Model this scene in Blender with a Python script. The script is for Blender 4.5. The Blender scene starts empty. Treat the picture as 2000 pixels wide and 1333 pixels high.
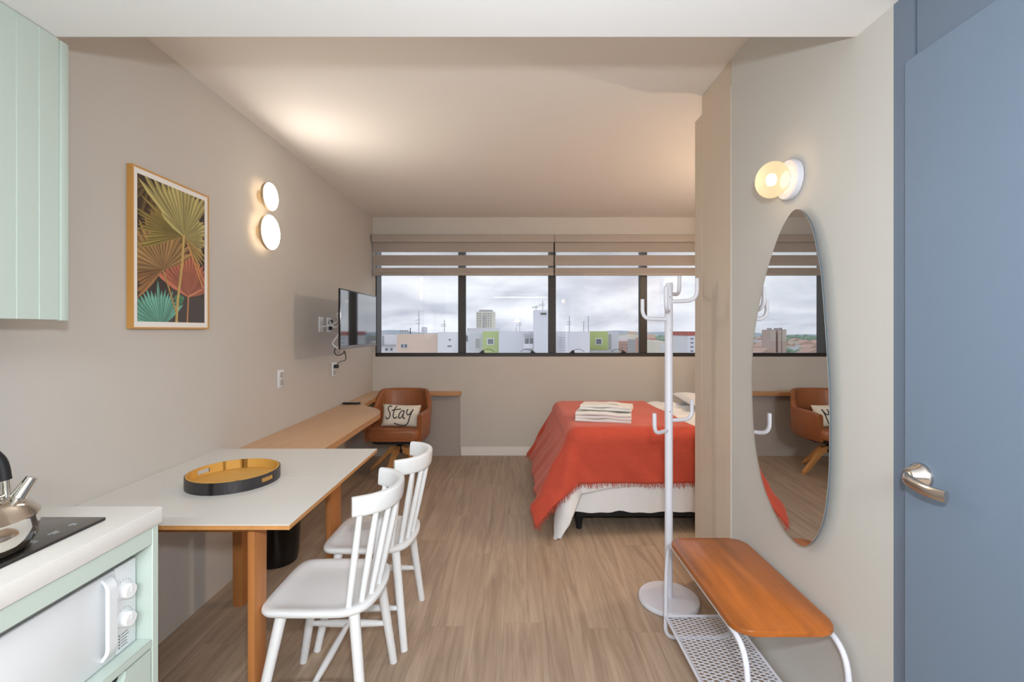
import bpy, bmesh, math, random
from mathutils import Vector, Matrix
random.seed(7)
C = bpy.context.scene.collection
PI = math.pi

def lin(v):
    v /= 255.0
    return v / 12.92 if v <= 0.04045 else ((v + 0.055) / 1.055) ** 2.4
def rgb(r, g, b): return (lin(r), lin(g), lin(b), 1.0)

# ------------------------------------------------------------------ camera
F = 889.0; CH = 1.37                       # focal length in pixels, eye height
cam = bpy.data.cameras.new('camera'); cam_o = bpy.data.objects.new('camera', cam); C.objects.link(cam_o)
cam.sensor_width = 36; cam.lens = F * 36 / 2000
cam.shift_x = -5 / 2000; cam.shift_y = -21.5 / 2000
cam.clip_start = 0.02; cam.clip_end = 6000
cam_o.location = (0, 0, CH); cam_o.rotation_euler = (PI / 2, 0, 0)
bpy.context.scene.camera = cam_o
def at(px, py, Y):                          # a point seen at a pixel, at its real distance
    return Vector(((px - 1005) * Y / F, Y, CH - (py - 645) * Y / F))

# ------------------------------------------------------------------ world
W = bpy.data.worlds.new('overcast'); bpy.context.scene.world = W
W.use_nodes = True
nt = W.node_tree; N = nt.nodes; L = nt.links
for n in list(N): N.remove(n)
SKY_GAIN = 0.98
out = N.new('ShaderNodeOutputWorld'); bg = N.new('ShaderNodeBackground')
tc = N.new('ShaderNodeTexCoord'); sep = N.new('ShaderNodeSeparateXYZ')
L.new(tc.outputs['Generated'], sep.inputs[0])
den = N.new('ShaderNodeMath'); den.operation = 'ADD'; den.inputs[1].default_value = 0.28
zc = N.new('ShaderNodeMath'); zc.operation = 'MAXIMUM'; zc.inputs[1].default_value = 0.0
L.new(sep.outputs['Z'], zc.inputs[0]); L.new(zc.outputs[0], den.inputs[0])
dx = N.new('ShaderNodeMath'); dx.operation = 'DIVIDE'; L.new(sep.outputs['X'], dx.inputs[0]); L.new(den.outputs[0], dx.inputs[1])
dy = N.new('ShaderNodeMath'); dy.operation = 'DIVIDE'; L.new(sep.outputs['Y'], dy.inputs[0]); L.new(den.outputs[0], dy.inputs[1])
cmb = N.new('ShaderNodeCombineXYZ'); L.new(dx.outputs[0], cmb.inputs[0]); L.new(dy.outputs[0], cmb.inputs[1])
n1 = N.new('ShaderNodeTexNoise'); n1.inputs['Scale'].default_value = 1.5; n1.inputs['Detail'].default_value = 6; n1.inputs['Roughness'].default_value = 0.52
n1.inputs['Distortion'].default_value = 0.35
L.new(cmb.outputs[0], n1.inputs['Vector'])
cr = N.new('ShaderNodeValToRGB'); L.new(n1.outputs[0], cr.inputs[0])
e = cr.color_ramp.elements
e[0].position = 0.34; e[0].color = rgb(176, 180, 194)
e[1].position = 0.66; e[1].color = rgb(238, 240, 243)
m = e.new(0.50); m.color = rgb(212, 215, 224)
L.new(cr.outputs[0], bg.inputs['Color']); bg.inputs['Strength'].default_value = SKY_GAIN
L.new(bg.outputs[0], out.inputs[0])

# ------------------------------------------------------------------ view + lamps not tied to a fixture
sc = bpy.context.scene
sc.view_settings.view_transform = 'Standard'; sc.view_settings.look = 'None'
sc.view_settings.exposure = 0.46; sc.view_settings.gamma = 1.0; sc.view_settings.use_curve_mapping = False

KITCHEN_W = 74; SCONCE_E = 34.0; GLOBE_W = 0.5; BEDLAMP_W = 110; FLASH_W = 16
def area(name, loc, sx, sy, power, col, rot=(0, 0, 0)):
    l = bpy.data.lights.new(name, 'AREA'); l.shape = 'RECTANGLE'; l.size = sx; l.size_y = sy; l.energy = power; l.color = col
    o = bpy.data.objects.new(name, l); C.objects.link(o); o.location = loc; o.rotation_euler = rot; return o
def point(name, loc, power, col, r=0.04):
    l = bpy.data.lights.new(name, 'POINT'); l.energy = power; l.color = col; l.shadow_soft_size = r
    o = bpy.data.objects.new(name, l); C.objects.link(o); o.location = loc; return o
area('kitchen_ceiling_light', (0.15, -1.28, 2.183), 1.3, 0.14, KITCHEN_W, (0.90, 0.957, 1.0))

# the photographer's flash, standing just above the lens (its edge shadow shows on walls and ceiling beyond the soffit)
area('camera_flash', (0.06, -0.05, 1.58), 0.09, 0.06, FLASH_W, (0.90, 0.957, 1.0), (PI/2, 0, 0))

# ------------------------------------------------------------------ materials
MATS = {}
def mat(name, col, rough=0.5, metal=0.0, spec=0.5, noise=None, bump=None, emit=None, coat=0.0, alpha=None):
    """noise=(scale xyz, amount, detail)  bump=(scale xyz, strength)"""
    m = bpy.data.materials.new(name); m.use_nodes = True
    nt = m.node_tree; b = nt.nodes['Principled BSDF']
    b.inputs['Base Color'].default_value = col
    b.inputs['Roughness'].default_value = rough; b.inputs['Metallic'].default_value = metal
    b.inputs['Specular IOR Level'].default_value = spec
    b.inputs['Coat Weight'].default_value = coat
    if noise or bump:
        tc = nt.nodes.new('ShaderNodeTexCoord')
    if noise:
        s, a, d = noise
        mp = nt.nodes.new('ShaderNodeMapping'); mp.inputs['Scale'].default_value = s
        nt.links.new(tc.outputs['Object'], mp.inputs[0])
        oi = nt.nodes.new('ShaderNodeObjectInfo')
        mul = nt.nodes.new('ShaderNodeMath'); mul.operation = 'MULTIPLY'; mul.inputs[1].default_value = 37.0
        nt.links.new(oi.outputs['Random'], mul.inputs[0])
        cx = nt.nodes.new('ShaderNodeCombineXYZ')
        for k in range(3): nt.links.new(mul.outputs[0], cx.inputs[k])
        nt.links.new(cx.outputs[0], mp.inputs['Location'])
        nz = nt.nodes.new('ShaderNodeTexNoise'); nz.inputs['Scale'].default_value = 1; nz.inputs['Detail'].default_value = d
        nz.inputs['Roughness'].default_value = 0.6
        nt.links.new(mp.outputs[0], nz.inputs['Vector'])
        mr = nt.nodes.new('ShaderNodeMapRange')
        mr.inputs['From Min'].default_value = 0.25; mr.inputs['From Max'].default_value = 0.75
        mr.inputs['To Min'].default_value = 1 - a; mr.inputs['To Max'].default_value = 1 + a
        nt.links.new(nz.outputs[0], mr.inputs[0])
        mx = nt.nodes.new('ShaderNodeVectorMath'); mx.operation = 'SCALE'
        mx.inputs[0].default_value = col[:3]; nt.links.new(mr.outputs[0], mx.inputs['Scale'])
        nt.links.new(mx.outputs[0], b.inputs['Base Color'])
    if bump:
        s, st = bump
        mp = nt.nodes.new('ShaderNodeMapping'); mp.inputs['Scale'].default_value = s
        nt.links.new(tc.outputs['Object'], mp.inputs[0])
        nz = nt.nodes.new('ShaderNodeTexNoise'); nz.inputs['Scale'].default_value = 1; nz.inputs['Detail'].default_value = 4
        nt.links.new(mp.outputs[0], nz.inputs['Vector'])
        bp = nt.nodes.new('ShaderNodeBump'); bp.inputs['Strength'].default_value = st; bp.inputs['Distance'].default_value = 0.004
        nt.links.new(nz.outputs[0], bp.inputs['Height']); nt.links.new(bp.outputs[0], b.inputs['Normal'])
    if emit:
        b.inputs['Emission Color'].default_value = emit[0]; b.inputs['Emission Strength'].default_value = emit[1]
    MATS[name] = m
    return m

def mat_mix(name, build):
    m = bpy.data.materials.new(name); m.use_nodes = True
    nt = m.node_tree
    for n in list(nt.nodes):
        if n.type != 'OUTPUT_MATERIAL': nt.nodes.remove(n)
    o = [n for n in nt.nodes if n.type == 'OUTPUT_MATERIAL'][0]
    nt.links.new(build(nt), o.inputs['Surface']); return m

def pane_shader(nt):                        # thin clear glass, Schlick reflection from both faces
    t = nt.nodes.new('ShaderNodeBsdfTransparent'); t.inputs[0].default_value = (0.97, 0.98, 0.985, 1)
    g = nt.nodes.new('ShaderNodeBsdfGlossy'); g.inputs['Roughness'].default_value = 0.0
    lw = nt.nodes.new('ShaderNodeLayerWeight'); lw.inputs['Blend'].default_value = 0.5
    p = nt.nodes.new('ShaderNodeMath'); p.operation = 'POWER'; p.inputs[1].default_value = 5
    nt.links.new(lw.outputs['Facing'], p.inputs[0])
    a = nt.nodes.new('ShaderNodeMath'); a.operation = 'MULTIPLY_ADD'; a.inputs[1].default_value = 0.95; a.inputs[2].default_value = 0.04
    nt.links.new(p.outputs[0], a.inputs[0])
    mx = nt.nodes.new('ShaderNodeMixShader'); nt.links.new(a.outputs[0], mx.inputs[0])
    nt.links.new(t.outputs[0], mx.inputs[1]); nt.links.new(g.outputs[0], mx.inputs[2]); return mx.outputs[0]
M_PANE = mat_mix('window_glass', pane_shader)
def sheer_shader(nt):
    t = nt.nodes.new('ShaderNodeBsdfTransparent'); d = nt.nodes.new('ShaderNodeBsdfTranslucent')
    d.inputs[0].default_value = (0.9, 0.88, 0.86, 1)
    mx = nt.nodes.new('ShaderNodeMixShader'); mx.inputs[0].default_value = 0.22
    nt.links.new(t.outputs[0], mx.inputs[1]); nt.links.new(d.outputs[0], mx.inputs[2]); return mx.outputs[0]
M_SHEER = mat_mix('sheer_blind_fabric', sheer_shader)
def blind_shader(nt):
    d = nt.nodes.new('ShaderNodeBsdfDiffuse'); d.inputs[0].default_value = rgb(194, 185, 178)
    t = nt.nodes.new('ShaderNodeBsdfTranslucent'); t.inputs[0].default_value = rgb(206, 195, 187)
    mx = nt.nodes.new('ShaderNodeMixShader'); mx.inputs[0].default_value = 0.34
    nt.links.new(d.outputs[0], mx.inputs[1]); nt.links.new(t.outputs[0], mx.inputs[2]); return mx.outputs[0]
M_BLIND = mat_mix('opaque_blind_fabric', blind_shader)
def globe_shader(nt):
    e = nt.nodes.new('ShaderNodeEmission'); e.inputs[0].default_value = (1.0, 0.62, 0.36, 1); e.inputs[1].default_value = 0.62
    t = nt.nodes.new('ShaderNodeBsdfTransparent'); t.inputs[0].default_value = (1, 0.9, 0.78, 1)
    g = nt.nodes.new('ShaderNodeBsdfTranslucent'); g.inputs[0].default_value = (1, 0.93, 0.85, 1)
    m1 = nt.nodes.new('ShaderNodeMixShader'); m1.inputs[0].default_value = 0.25
    nt.links.new(t.outputs[0], m1.inputs[1]); nt.links.new(g.outputs[0], m1.inputs[2])
    ad = nt.nodes.new('ShaderNodeMixShader'); ad.inputs[0].default_value = 0.38
    nt.links.new(m1.outputs[0], ad.inputs[1]); nt.links.new(e.outputs[0], ad.inputs[2]); return ad.outputs[0]
M_GLOBE = mat_mix('frosted_lamp_glass', globe_shader)
def vcol_shader(nt):
    b = nt.nodes.new('ShaderNodeBsdfPrincipled'); b.inputs['Roughness'].default_value = 0.35
    a = nt.nodes.new('ShaderNodeVertexColor'); a.layer_name = 'Col'
    nt.links.new(a.outputs[0], b.inputs['Base Color']); return b.outputs[0]
M_PRINT = mat_mix('poster_print', vcol_shader)

M_WALL = mat('taupe_wall_paint', rgb(200, 196, 191), 0.75, spec=0.25, noise=((3, 3, 3), 0.012, 3), bump=((260, 260, 260), 0.05))
M_WALL_R = mat('pale_wall_paint', rgb(198, 196, 192), 0.72, spec=0.25, noise=((3, 3, 3), 0.012, 3), bump=((260, 260, 260), 0.05))
M_CEIL = mat('white_ceiling_paint', rgb(236, 230, 224), 0.85, spec=0.2)
M_SOFFIT = mat('white_soffit_paint', rgb(240, 241, 242), 0.85, spec=0.2)
M_WARD = mat('taupe_wood_laminate', rgb(202, 186, 168), 0.55, noise=((60, 60, 2.2), 0.015, 4))
M_WARD_EDGE = mat('pale_edge_band', rgb(214, 206, 196), 0.5)
M_BASE = mat('white_baseboard_paint', rgb(228, 226, 224), 0.5)
M_BLUE = mat('slate_blue_paint', rgb(114, 130, 150), 0.5, spec=0.35, noise=((2, 2, 2), 0.02, 2))
M_BLUE2 = mat('slate_blue_frame_paint', rgb(108, 121, 139), 0.5, spec=0.35)
M_CHROME = mat('brushed_nickel', rgb(205, 198, 190), 0.25, metal=1.0)
M_STEEL = mat('polished_steel', rgb(222, 218, 212), 0.08, metal=1.0)
M_WHITE = mat('white_lacquer', rgb(230, 231, 233), 0.38, spec=0.4)
M_WHITE_MET = mat('white_powder_coat', rgb(216, 217, 228), 0.4)
M_WHITE_PLA = mat('white_plastic', rgb(226, 229, 233), 0.3)
M_KNOB = mat('white_knob_plastic', rgb(238, 239, 241), 0.28)
M_GREYPRINT = mat('grey_print', rgb(120, 122, 126), 0.6)
M_GREEN = mat('mint_green_lacquer', rgb(195, 209, 201), 0.45)
M_COUNTER = mat('white_counter_stone', rgb(232, 230, 227), 0.3, noise=((60, 60, 60), 0.015, 3))
M_HOB = mat('black_glass', rgb(30, 28, 27), 0.07, spec=0.6)
M_MARK = mat('pale_print', rgb(190, 195, 200), 0.5)
M_BLACK = mat('black_plastic', rgb(22, 22, 26), 0.4)
M_BLACKG = mat('glossy_black_plastic', rgb(12, 12, 13), 0.15)
M_FRAME = mat('dark_bronze_aluminium', rgb(44, 40, 38), 0.45)
M_TABLE = mat('white_laminate', rgb(218, 216, 213), 0.35)
M_PLY = mat('warm_wood_edge', rgb(198, 140, 82), 0.5, noise=((30, 3, 30), 0.12, 4))
M_LEG = mat('golden_brown_wood', rgb(176, 114, 62), 0.45, noise=((26, 26, 2.2), 0.16, 5))
M_DESK = mat('light_oak_laminate', rgb(206, 168, 132), 0.4, noise=((26, 1.8, 26), 0.07, 5))
M_DESKEDGE = mat('desk_edge_wood', rgb(190, 142, 98), 0.5, noise=((26, 1.8, 26), 0.08, 5))
M_BENCH = mat('honey_stained_wood', rgb(166, 92, 34), 0.34, noise=((15, 1.6, 15), 0.48, 5), coat=0.15)
M_TAN = mat('tan_leather', rgb(148, 88, 50), 0.42, noise=((9, 9, 9), 0.12, 4), bump=((120, 120, 120), 0.12))
M_CHAIRLEG = mat('pale_beech_wood', rgb(196, 140, 84), 0.45, noise=((20, 20, 4), 0.1, 4))
M_CUSHION = mat('natural_linen', rgb(228, 220, 206), 0.9, spec=0.1, bump=((300, 300, 300), 0.3))
M_INK = mat('dark_ink', rgb(52, 46, 46), 0.8)
M_BLANKET = mat('coral_red_woven_throw', rgb(196, 82, 64), 0.9, spec=0.12, noise=((30, 30, 30), 0.05, 4), bump=((220, 220, 220), 0.5))
_b = M_BLANKET.node_tree.nodes['Principled BSDF']; _b.inputs['Sheen Weight'].default_value = 0.5; _b.inputs['Sheen Roughness'].default_value = 0.4; _b.inputs['Sheen Tint'].default_value = rgb(240, 190, 175)
M_LINEN = mat('white_bed_linen', rgb(234, 233, 234), 0.9, spec=0.1, bump=((60, 60, 60), 0.2))
M_TOWEL = mat('white_terry_cloth', rgb(240, 238, 235), 0.95, spec=0.05, bump=((340, 340, 340), 0.8))
M_DARK = mat('black_base_fabric', rgb(18, 17, 17), 0.8)
M_TRAYIN = mat('yellow_stained_wood', rgb(208, 158, 76), 0.55, noise=((3, 14, 14), 0.08, 4))
M_TRAYOUT = mat('black_stained_wood', rgb(46, 42, 44), 0.4)
M_OAKFRAME = mat('golden_oak', rgb(204, 150, 78), 0.5, noise=((30, 30, 3), 0.08, 4))
M_MAT = mat('white_mount_card', rgb(238, 236, 234), 0.8)
M_SCREEN = mat('dark_screen_glass', rgb(24, 25, 30), 0.05, spec=1.0, coat=1.0)
M_SCREEN.node_tree.nodes['Principled BSDF'].inputs['IOR'].default_value = 1.9
M_BEZEL = mat('grey_plastic_bezel', rgb(130, 130, 142), 0.35)
M_SCONCE_BODY = mat('sand_coloured_metal', rgb(190, 165, 130), 0.5)
M_DIFFUSER = mat('glowing_diffuser', (1, 1, 1, 1), 0.5, emit=((1.0, 0.925, 0.81, 1), SCONCE_E))
M_GLOWRING = mat('backlight_led', (1, 1, 1, 1), 0.5, emit=((1.0, 0.78, 0.52, 1), 5.5))
M_BULB = mat('lit_bulb', (1, 1, 1, 1), 0.5, emit=((1.0, 0.78, 0.5, 1), 7.0))
M_MIRROR = mat('silvered_mirror', (0.9, 0.91, 0.91, 1), 0.0, metal=1.0)
M_MIRROREDGE = mat('mirror_edge_glass', rgb(90, 100, 108), 0.2)

def floor_material():
    m = bpy.data.materials.new('greige_wood_plank'); m.use_nodes = True
    nt = m.node_tree; b = nt.nodes['Principled BSDF']; N = nt.nodes; L = nt.links
    tc = N.new('ShaderNodeTexCoord'); oi = N.new('ShaderNodeObjectInfo')
    mul = N.new('ShaderNodeMath'); mul.operation = 'MULTIPLY'; mul.inputs[1].default_value = 53.0
    L.new(oi.outputs['Random'], mul.inputs[0])
    cx = N.new('ShaderNodeCombineXYZ')
    for k in range(3): L.new(mul.outputs[0], cx.inputs[k])
    mp = N.new('ShaderNodeMapping'); mp.inputs['Scale'].default_value = (16, 1.1, 16)
    L.new(tc.outputs['Object'], mp.inputs[0]); L.new(cx.outputs[0], mp.inputs['Location'])
    n1 = N.new('ShaderNodeTexNoise'); n1.inputs['Scale'].default_value = 1; n1.inputs['Detail'].default_value = 6; n1.inputs['Roughness'].default_value = 0.62; n1.inputs['Distortion'].default_value = 1.2
    L.new(mp.outputs[0], n1.inputs['Vector'])
    mp2 = N.new('ShaderNodeMapping'); mp2.inputs['Scale'].default_value = (110, 4.0, 110)
    L.new(tc.outputs['Object'], mp2.inputs[0]); L.new(cx.outputs[0], mp2.inputs['Location'])
    n2 = N.new('ShaderNodeTexNoise'); n2.inputs['Scale'].default_value = 1; n2.inputs['Detail'].default_value = 3
    L.new(mp2.outputs[0], n2.inputs['Vector'])
    ad = N.new('ShaderNodeMath'); ad.operation = 'MULTIPLY_ADD'; ad.inputs[1].default_value = 0.35
    L.new(n2.outputs[0], ad.inputs[0]); L.new(n1.outputs[0], ad.inputs[2])
    r = N.new('ShaderNodeMath'); r.operation = 'MULTIPLY_ADD'; r.inputs[1].default_value = 0.03
    L.new(oi.outputs['Random'], r.inputs[0]); L.new(ad.outputs[0], r.inputs[2])
    cr = N.new('ShaderNodeValToRGB'); L.new(r.outputs[0], cr.inputs[0])
    e = cr.color_ramp.elements
    e[0].position = 0.44; e[0].color = rgb(147, 126, 107)
    e[1].position = 0.96; e[1].color = rgb(194, 173, 152)
    k = e.new(0.70); k.color = rgb(174, 152, 131)
    L.new(cr.outputs[0], b.inputs['Base Color']); b.inputs['Roughness'].default_value = 0.42
    b.inputs['Specular IOR Level'].default_value = 0.35
    return m
M_FLOOR = floor_material()

# ------------------------------------------------------------------ mesh helpers
def wloc(o):
    v = Vector((0, 0, 0))
    while o: v = v + o.location; o = o.parent
    return v
def finish(name, bm, m, parent=None, loc=None, smooth=40):
    """turn a bmesh in world coordinates into one mesh object"""
    me = bpy.data.meshes.new(name)
    base = wloc(parent) if parent else (Vector(loc) if loc else None)
    if base is None:
        xs = [v.co for v in bm.verts]
        mn = Vector((min(c.x for c in xs), min(c.y for c in xs), min(c.z for c in xs)))
        mx = Vector((max(c.x for c in xs), max(c.y for c in xs), max(c.z for c in xs)))
        base = Vector(((mn.x + mx.x) / 2, (mn.y + mx.y) / 2, mn.z))
    bmesh.ops.translate(bm, verts=bm.verts, vec=-base)
    bm.normal_update(); bm.to_mesh(me); bm.free()
    for mm in (m if isinstance(m, (list, tuple)) else [m]): me.materials.append(mm)
    if smooth:
        for p in me.polygons: p.use_smooth = True
        me.set_sharp_from_angle(angle=math.radians(smooth))
    o = bpy.data.objects.new(name, me); C.objects.link(o)
    if parent: o.parent = parent
    else: o.location = base
    return o
def NB(): return bmesh.new()
def tag(o, label, cat, group=None, kind=None):
    o['label'] = label; o['category'] = cat
    if group: o['group'] = group
    if kind: o['kind'] = kind
    return o
def thing(name, label, cat, loc, group=None):
    o = bpy.data.objects.new(name, None); C.objects.link(o); o.location = loc; o.empty_display_size = 0.1
    return tag(o, label, cat, group)
def struct(name, bm, m, parent=None, smooth=0):
    o = finish(name, bm, m, parent, smooth=smooth)
    if not parent: o['kind'] = 'structure'
    return o
def dup(o, parent=None, recurse=True):
    c = o.copy(); C.objects.link(c)
    if parent: c.parent = parent
    if recurse:
        for ch in list(o.children): dup(ch, c)
    return c

def box(bm, x0, x1, y0, y1, z0, z1, bev=0.0, seg=2):
    vs = [bm.verts.new(p) for p in ((x0,y0,z0),(x1,y0,z0),(x1,y1,z0),(x0,y1,z0),(x0,y0,z1),(x1,y0,z1),(x1,y1,z1),(x0,y1,z1))]
    fs = [bm.faces.new([vs[i] for i in q]) for q in ((3,2,1,0),(4,5,6,7),(0,1,5,4),(1,2,6,5),(2,3,7,6),(3,0,4,7))]
    if bev:
        es = list({e for f in fs for e in f.edges})
        bmesh.ops.bevel(bm, geom=es, offset=bev, segments=seg, profile=0.5, affect='EDGES')
    return vs
def bx(*a, **k):
    bm = NB(); box(bm, *a, **k); return bm
def frame_of(d):
    d = d.normalized()
    u = Vector((0, 0, 1)) if abs(d.z) < 0.9 else Vector((1, 0, 0))
    a = d.cross(u).normalized(); return a, a.cross(d).normalized()
def tube(bm, pts, r, n=10, caps=True):
    """tube along points; r is a number or a list"""
    pts = [Vector(p) for p in pts]; k = len(pts)
    rs = r if isinstance(r, (list, tuple)) else [r] * k
    rings = []; a = None
    for i, p in enumerate(pts):
        d = (pts[min(i + 1, k - 1)] - pts[max(i - 1, 0)]).normalized()
        if a is None: a, b = frame_of(d)
        else:
            a = (a - d * a.dot(d)).normalized(); b = d.cross(a).normalized() * 1
        b = d.cross(a).normalized()
        rings.append([bm.verts.new(p + (a * math.cos(2*PI*j/n) + b * math.sin(2*PI*j/n)) * rs[i]) for j in range(n)])
    for i in range(k - 1):
        for j in range(n):
            bm.faces.new((rings[i][j], rings[i][(j+1) % n], rings[i+1][(j+1) % n], rings[i+1][j]))
    if caps:
        bm.faces.new(list(reversed(rings[0]))); bm.faces.new(rings[-1])
def spline(pts, n=8, closed=False):
    """Catmull-Rom"""
    P = [Vector(p) for p in pts]; k = len(P); out = []
    rng = range(k) if closed else range(k - 1)
    for i in rng:
        if closed: p0, p1, p2, p3 = P[i-1], P[i], P[(i+1) % k], P[(i+2) % k]
        else: p0, p1, p2, p3 = P[max(i-1, 0)], P[i], P[i+1], P[min(i+2, k-1)]
        for j in range(n):
            t = j / n
            out.append(0.5 * ((2*p1) + (p2-p0)*t + (2*p0-5*p1+4*p2-p3)*t*t + (3*p1-p0-3*p2+p3)*t**3))
    if not closed: out.append(P[-1])
    return out
def fillet(pts, r, n=6):
    """round the inner corners of a polyline"""
    P = [Vector(p) for p in pts]; out = [P[0]]
    for i in range(1, len(P) - 1):
        a = (P[i-1] - P[i]); b = (P[i+1] - P[i]); la, lb = a.length, b.length; a.normalize(); b.normalize()
        rr = min(r, la * 0.49, lb * 0.49)
        for j in range(n + 1):
            t = j / n
            out.append((P[i] + a*rr) * (1-t)**2 + P[i] * 2*t*(1-t) + (P[i] + b*rr) * t*t)
    out.append(P[-1]); return out
def lathe(bm, prof, c, axis='Z', n=32, caps=True):
    """prof = [(radius, height)]; c = centre of the axis start"""
    c = Vector(c); rings = []
    for r, h in prof:
        ring = []
        for j in range(n):
            a = 2*PI*j/n; u, v = math.cos(a)*r, math.sin(a)*r
            if axis == 'Z': p = (u, v, h)
            elif axis == 'X': p = (h, u, v)
            elif axis == '-X': p = (-h, v, u)
            else: p = (v, h, u)
            ring.append(bm.verts.new(c + Vector(p)))
        rings.append(ring)
    for i in range(len(rings)-1):
        for j in range(n):
            bm.faces.new((rings[i][j], rings[i][(j+1) % n], rings[i+1][(j+1) % n], rings[i+1][j]))
    if caps:
        bm.faces.new(list(reversed(rings[0]))); bm.faces.new(rings[-1])
def prism(bm, poly, z0, z1, plane='XY', bev=0.0):
    """poly = 2D outline, extruded along the third axis"""
    def P(u, v, w): return (u, v, w) if plane == 'XY' else ((w, u, v) if plane == 'YZ' else (u, w, v))
    a = [bm.verts.new(P(u, v, z0)) for u, v in poly]; b = [bm.verts.new(P(u, v, z1)) for u, v in poly]
    k = len(poly); fs = [bm.faces.new(list(reversed(a))), bm.faces.new(b)]
    for i in range(k): bm.faces.new((a[i], a[(i+1) % k], b[(i+1) % k], b[i]))
    if bev:
        es = [e for f in fs for e in f.edges]
        bmesh.ops.bevel(bm, geom=es, offset=bev, segments=2, profile=0.5, affect='EDGES')
    bmesh.ops.recalc_face_normals(bm, faces=bm.faces)
def rrect(x0, x1, y0, y1, r, n=6):
    out = []
    for cx, cy, a0 in ((x1-r, y1-r, 0), (x0+r, y1-r, PI/2), (x0+r, y0+r, PI), (x1-r, y0+r, 3*PI/2)):
        for j in range(n + 1):
            a = a0 + PI/2*j/n; out.append((cx + r*math.cos(a), cy + r*math.sin(a)))
    return out
def grid(bm, nu, nv, f):
    V = [[bm.verts.new(f(i/nu, j/nv)) for j in range(nv+1)] for i in range(nu+1)]
    for i in range(nu):
        for j in range(nv):
            bm.faces.new((V[i][j], V[i+1][j], V[i+1][j+1], V[i][j+1]))
    return V
def pillow_bm(w, h, t, mtx, n=18, pinch=0.06):
    bm = NB()
    def side(sg):
        def f(u, v):
            a, b = 2*u-1, 2*v-1
            k = 1 - pinch*(b*b)*(1 - abs(a)**3)*1.0; k2 = 1 - pinch*(a*a)*(1 - abs(b)**3)
            x = a*w/2*k2 if False else a*w/2*(1 - pinch*(1-b*b)*abs(a))
            y = b*h/2*(1 - pinch*(1-a*a)*abs(b))
            z = sg*t/2*max(0, (1-a**4))**0.5*max(0, (1-b**4))**0.5
            return mtx @ Vector((x, y, z))
        return f
    grid(bm, n, n, side(1)); grid(bm, n, n, side(-1))
    bmesh.ops.remove_doubles(bm, verts=bm.verts, dist=1e-5); bmesh.ops.recalc_face_normals(bm, faces=bm.faces)
    return bm

# ================================================================== SETTING
XL, XR, YB, ZC = -1.55, 0.985, 4.971, 2.60
ZS, YS = 2.216, 1.3126                       # soffit height and edge
YF = -2.2                                     # wall behind the camera
XA = 2.40                                     # end of the bed alcove

# floor: separate planks
bm = NB(); box(bm, XL-0.1, XA+0.1, YF-0.1, YB+0.1, -0.09, -0.012); floor = struct('floor', bm, mat('floor_screed', rgb(70, 58, 48), 0.9))
PW, PLN = 0.19, 1.25
pm = NB(); box(pm, -PW/2+0.0003, PW/2-0.0003, -PLN/2+0.0004, PLN/2-0.0004, -0.012, 0.0)
p0 = finish('plank', pm, M_FLOOR, floor, smooth=0); pme = p0.data
fl = wloc(floor)
# the first plank's mesh is centred on the world origin: make it local to the plank
for v in pme.vertices: v.co += fl
ix = 0; x = XL + PW/2 - 0.02; first = True
while x < XA + PW/2:
    y = YF - random.random()*PLN
    while y < YB + PLN/2:
        if x < 1.15 or y > 1.4:
            o = p0 if first else p0.copy()
            if not first: C.objects.link(o)
            first = False
            o.parent = floor; o.location = Vector((x, y, 0)) - fl
        y += PLN
    x += PW

# ceiling: upper slab with the lowered soffit
ceil = struct('ceiling', bx(XL-0.1, XA+0.1, YS-0.1, YB+0.1, ZC, ZC+0.12), M_CEIL)
struct('soffit', bx(XL-0.1, XR+0.1, YF-0.1, YS, ZS, ZC-0.001), M_SOFFIT, ceil)

struct('wall_left', bx(XL-0.12, XL, YF-0.1, YB+0.1, 0, ZC), M_WALL)
struct('wall_front', bx(XL-0.1, XR+0.1, YF-0.1, YF, 0, ZS), M_WALL_R)
WX0, WX1, WZ0, WZ1 = -1.521, 2.36, 1.079, 2.33
bm = NB()
box(bm, XL-0.05, XA+0.05, YB, YB+0.2, 0, WZ0); box(bm, XL-0.05, XA+0.05, YB, YB+0.2, WZ1, ZC)
box(bm, XL-0.05, WX0, YB, YB+0.2, WZ0, WZ1); box(bm, WX1, XA+0.05, YB, YB+0.2, WZ0, WZ1)
struct('wall_back', bm, M_WALL)
bm = NB(); box(bm, XR, XR+0.1, 1.183, 2.068, 0, ZC); box(bm, XR, XR+0.1, YF-0.1, 0.23, 0, ZS)
struct('wall_right', bm, M_WALL_R)
struct('wall_alcove', bx(XA, XA+0.12, 2.0, YB+0.1, 0, ZC), M_WALL)
struct('wall_partition', bx(XR+0.1, XA, 1.97, 2.066, 0, ZC), M_WALL)
struct('baseboard_back', bx(-0.585, XA, YB-0.014, YB, 0, 0.095, 0.003), M_BASE)

# window
wr = struct('window_1', (lambda b: (box(b, WX0, WX1, YB+0.01, YB+0.06, WZ0, WZ0+0.040), box(b, WX0, WX1, YB+0.01, YB+0.06, WZ1-0.045, WZ1),
            box(b, WX0, WX0+0.012, YB+0.01, YB+0.19, WZ0, WZ1), box(b, WX1-0.03, WX1, YB+0.01, YB+0.06, WZ0, WZ1), b)[-1])(NB()), M_FRAME)
mx_ = [WX0+0.012, -0.576, 0.411, 1.409, WX1-0.03]
for xm in mx_[1:4]:
    finish('mullion', bx(xm-0.041, xm+0.041, YB+0.004, YB+0.064, WZ0+0.04, WZ1-0.045, 0.004, 1), M_FRAME, wr)
for i in range(4):
    a = mx_[i] + (0.041 if i else 0); b = mx_[i+1] - (0.041 if i < 3 else 0)
    finish('pane', bx(a, b, YB+0.032, YB+0.038, WZ0+0.04, WZ1-0.045), M_PANE, wr, smooth=0)
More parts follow.
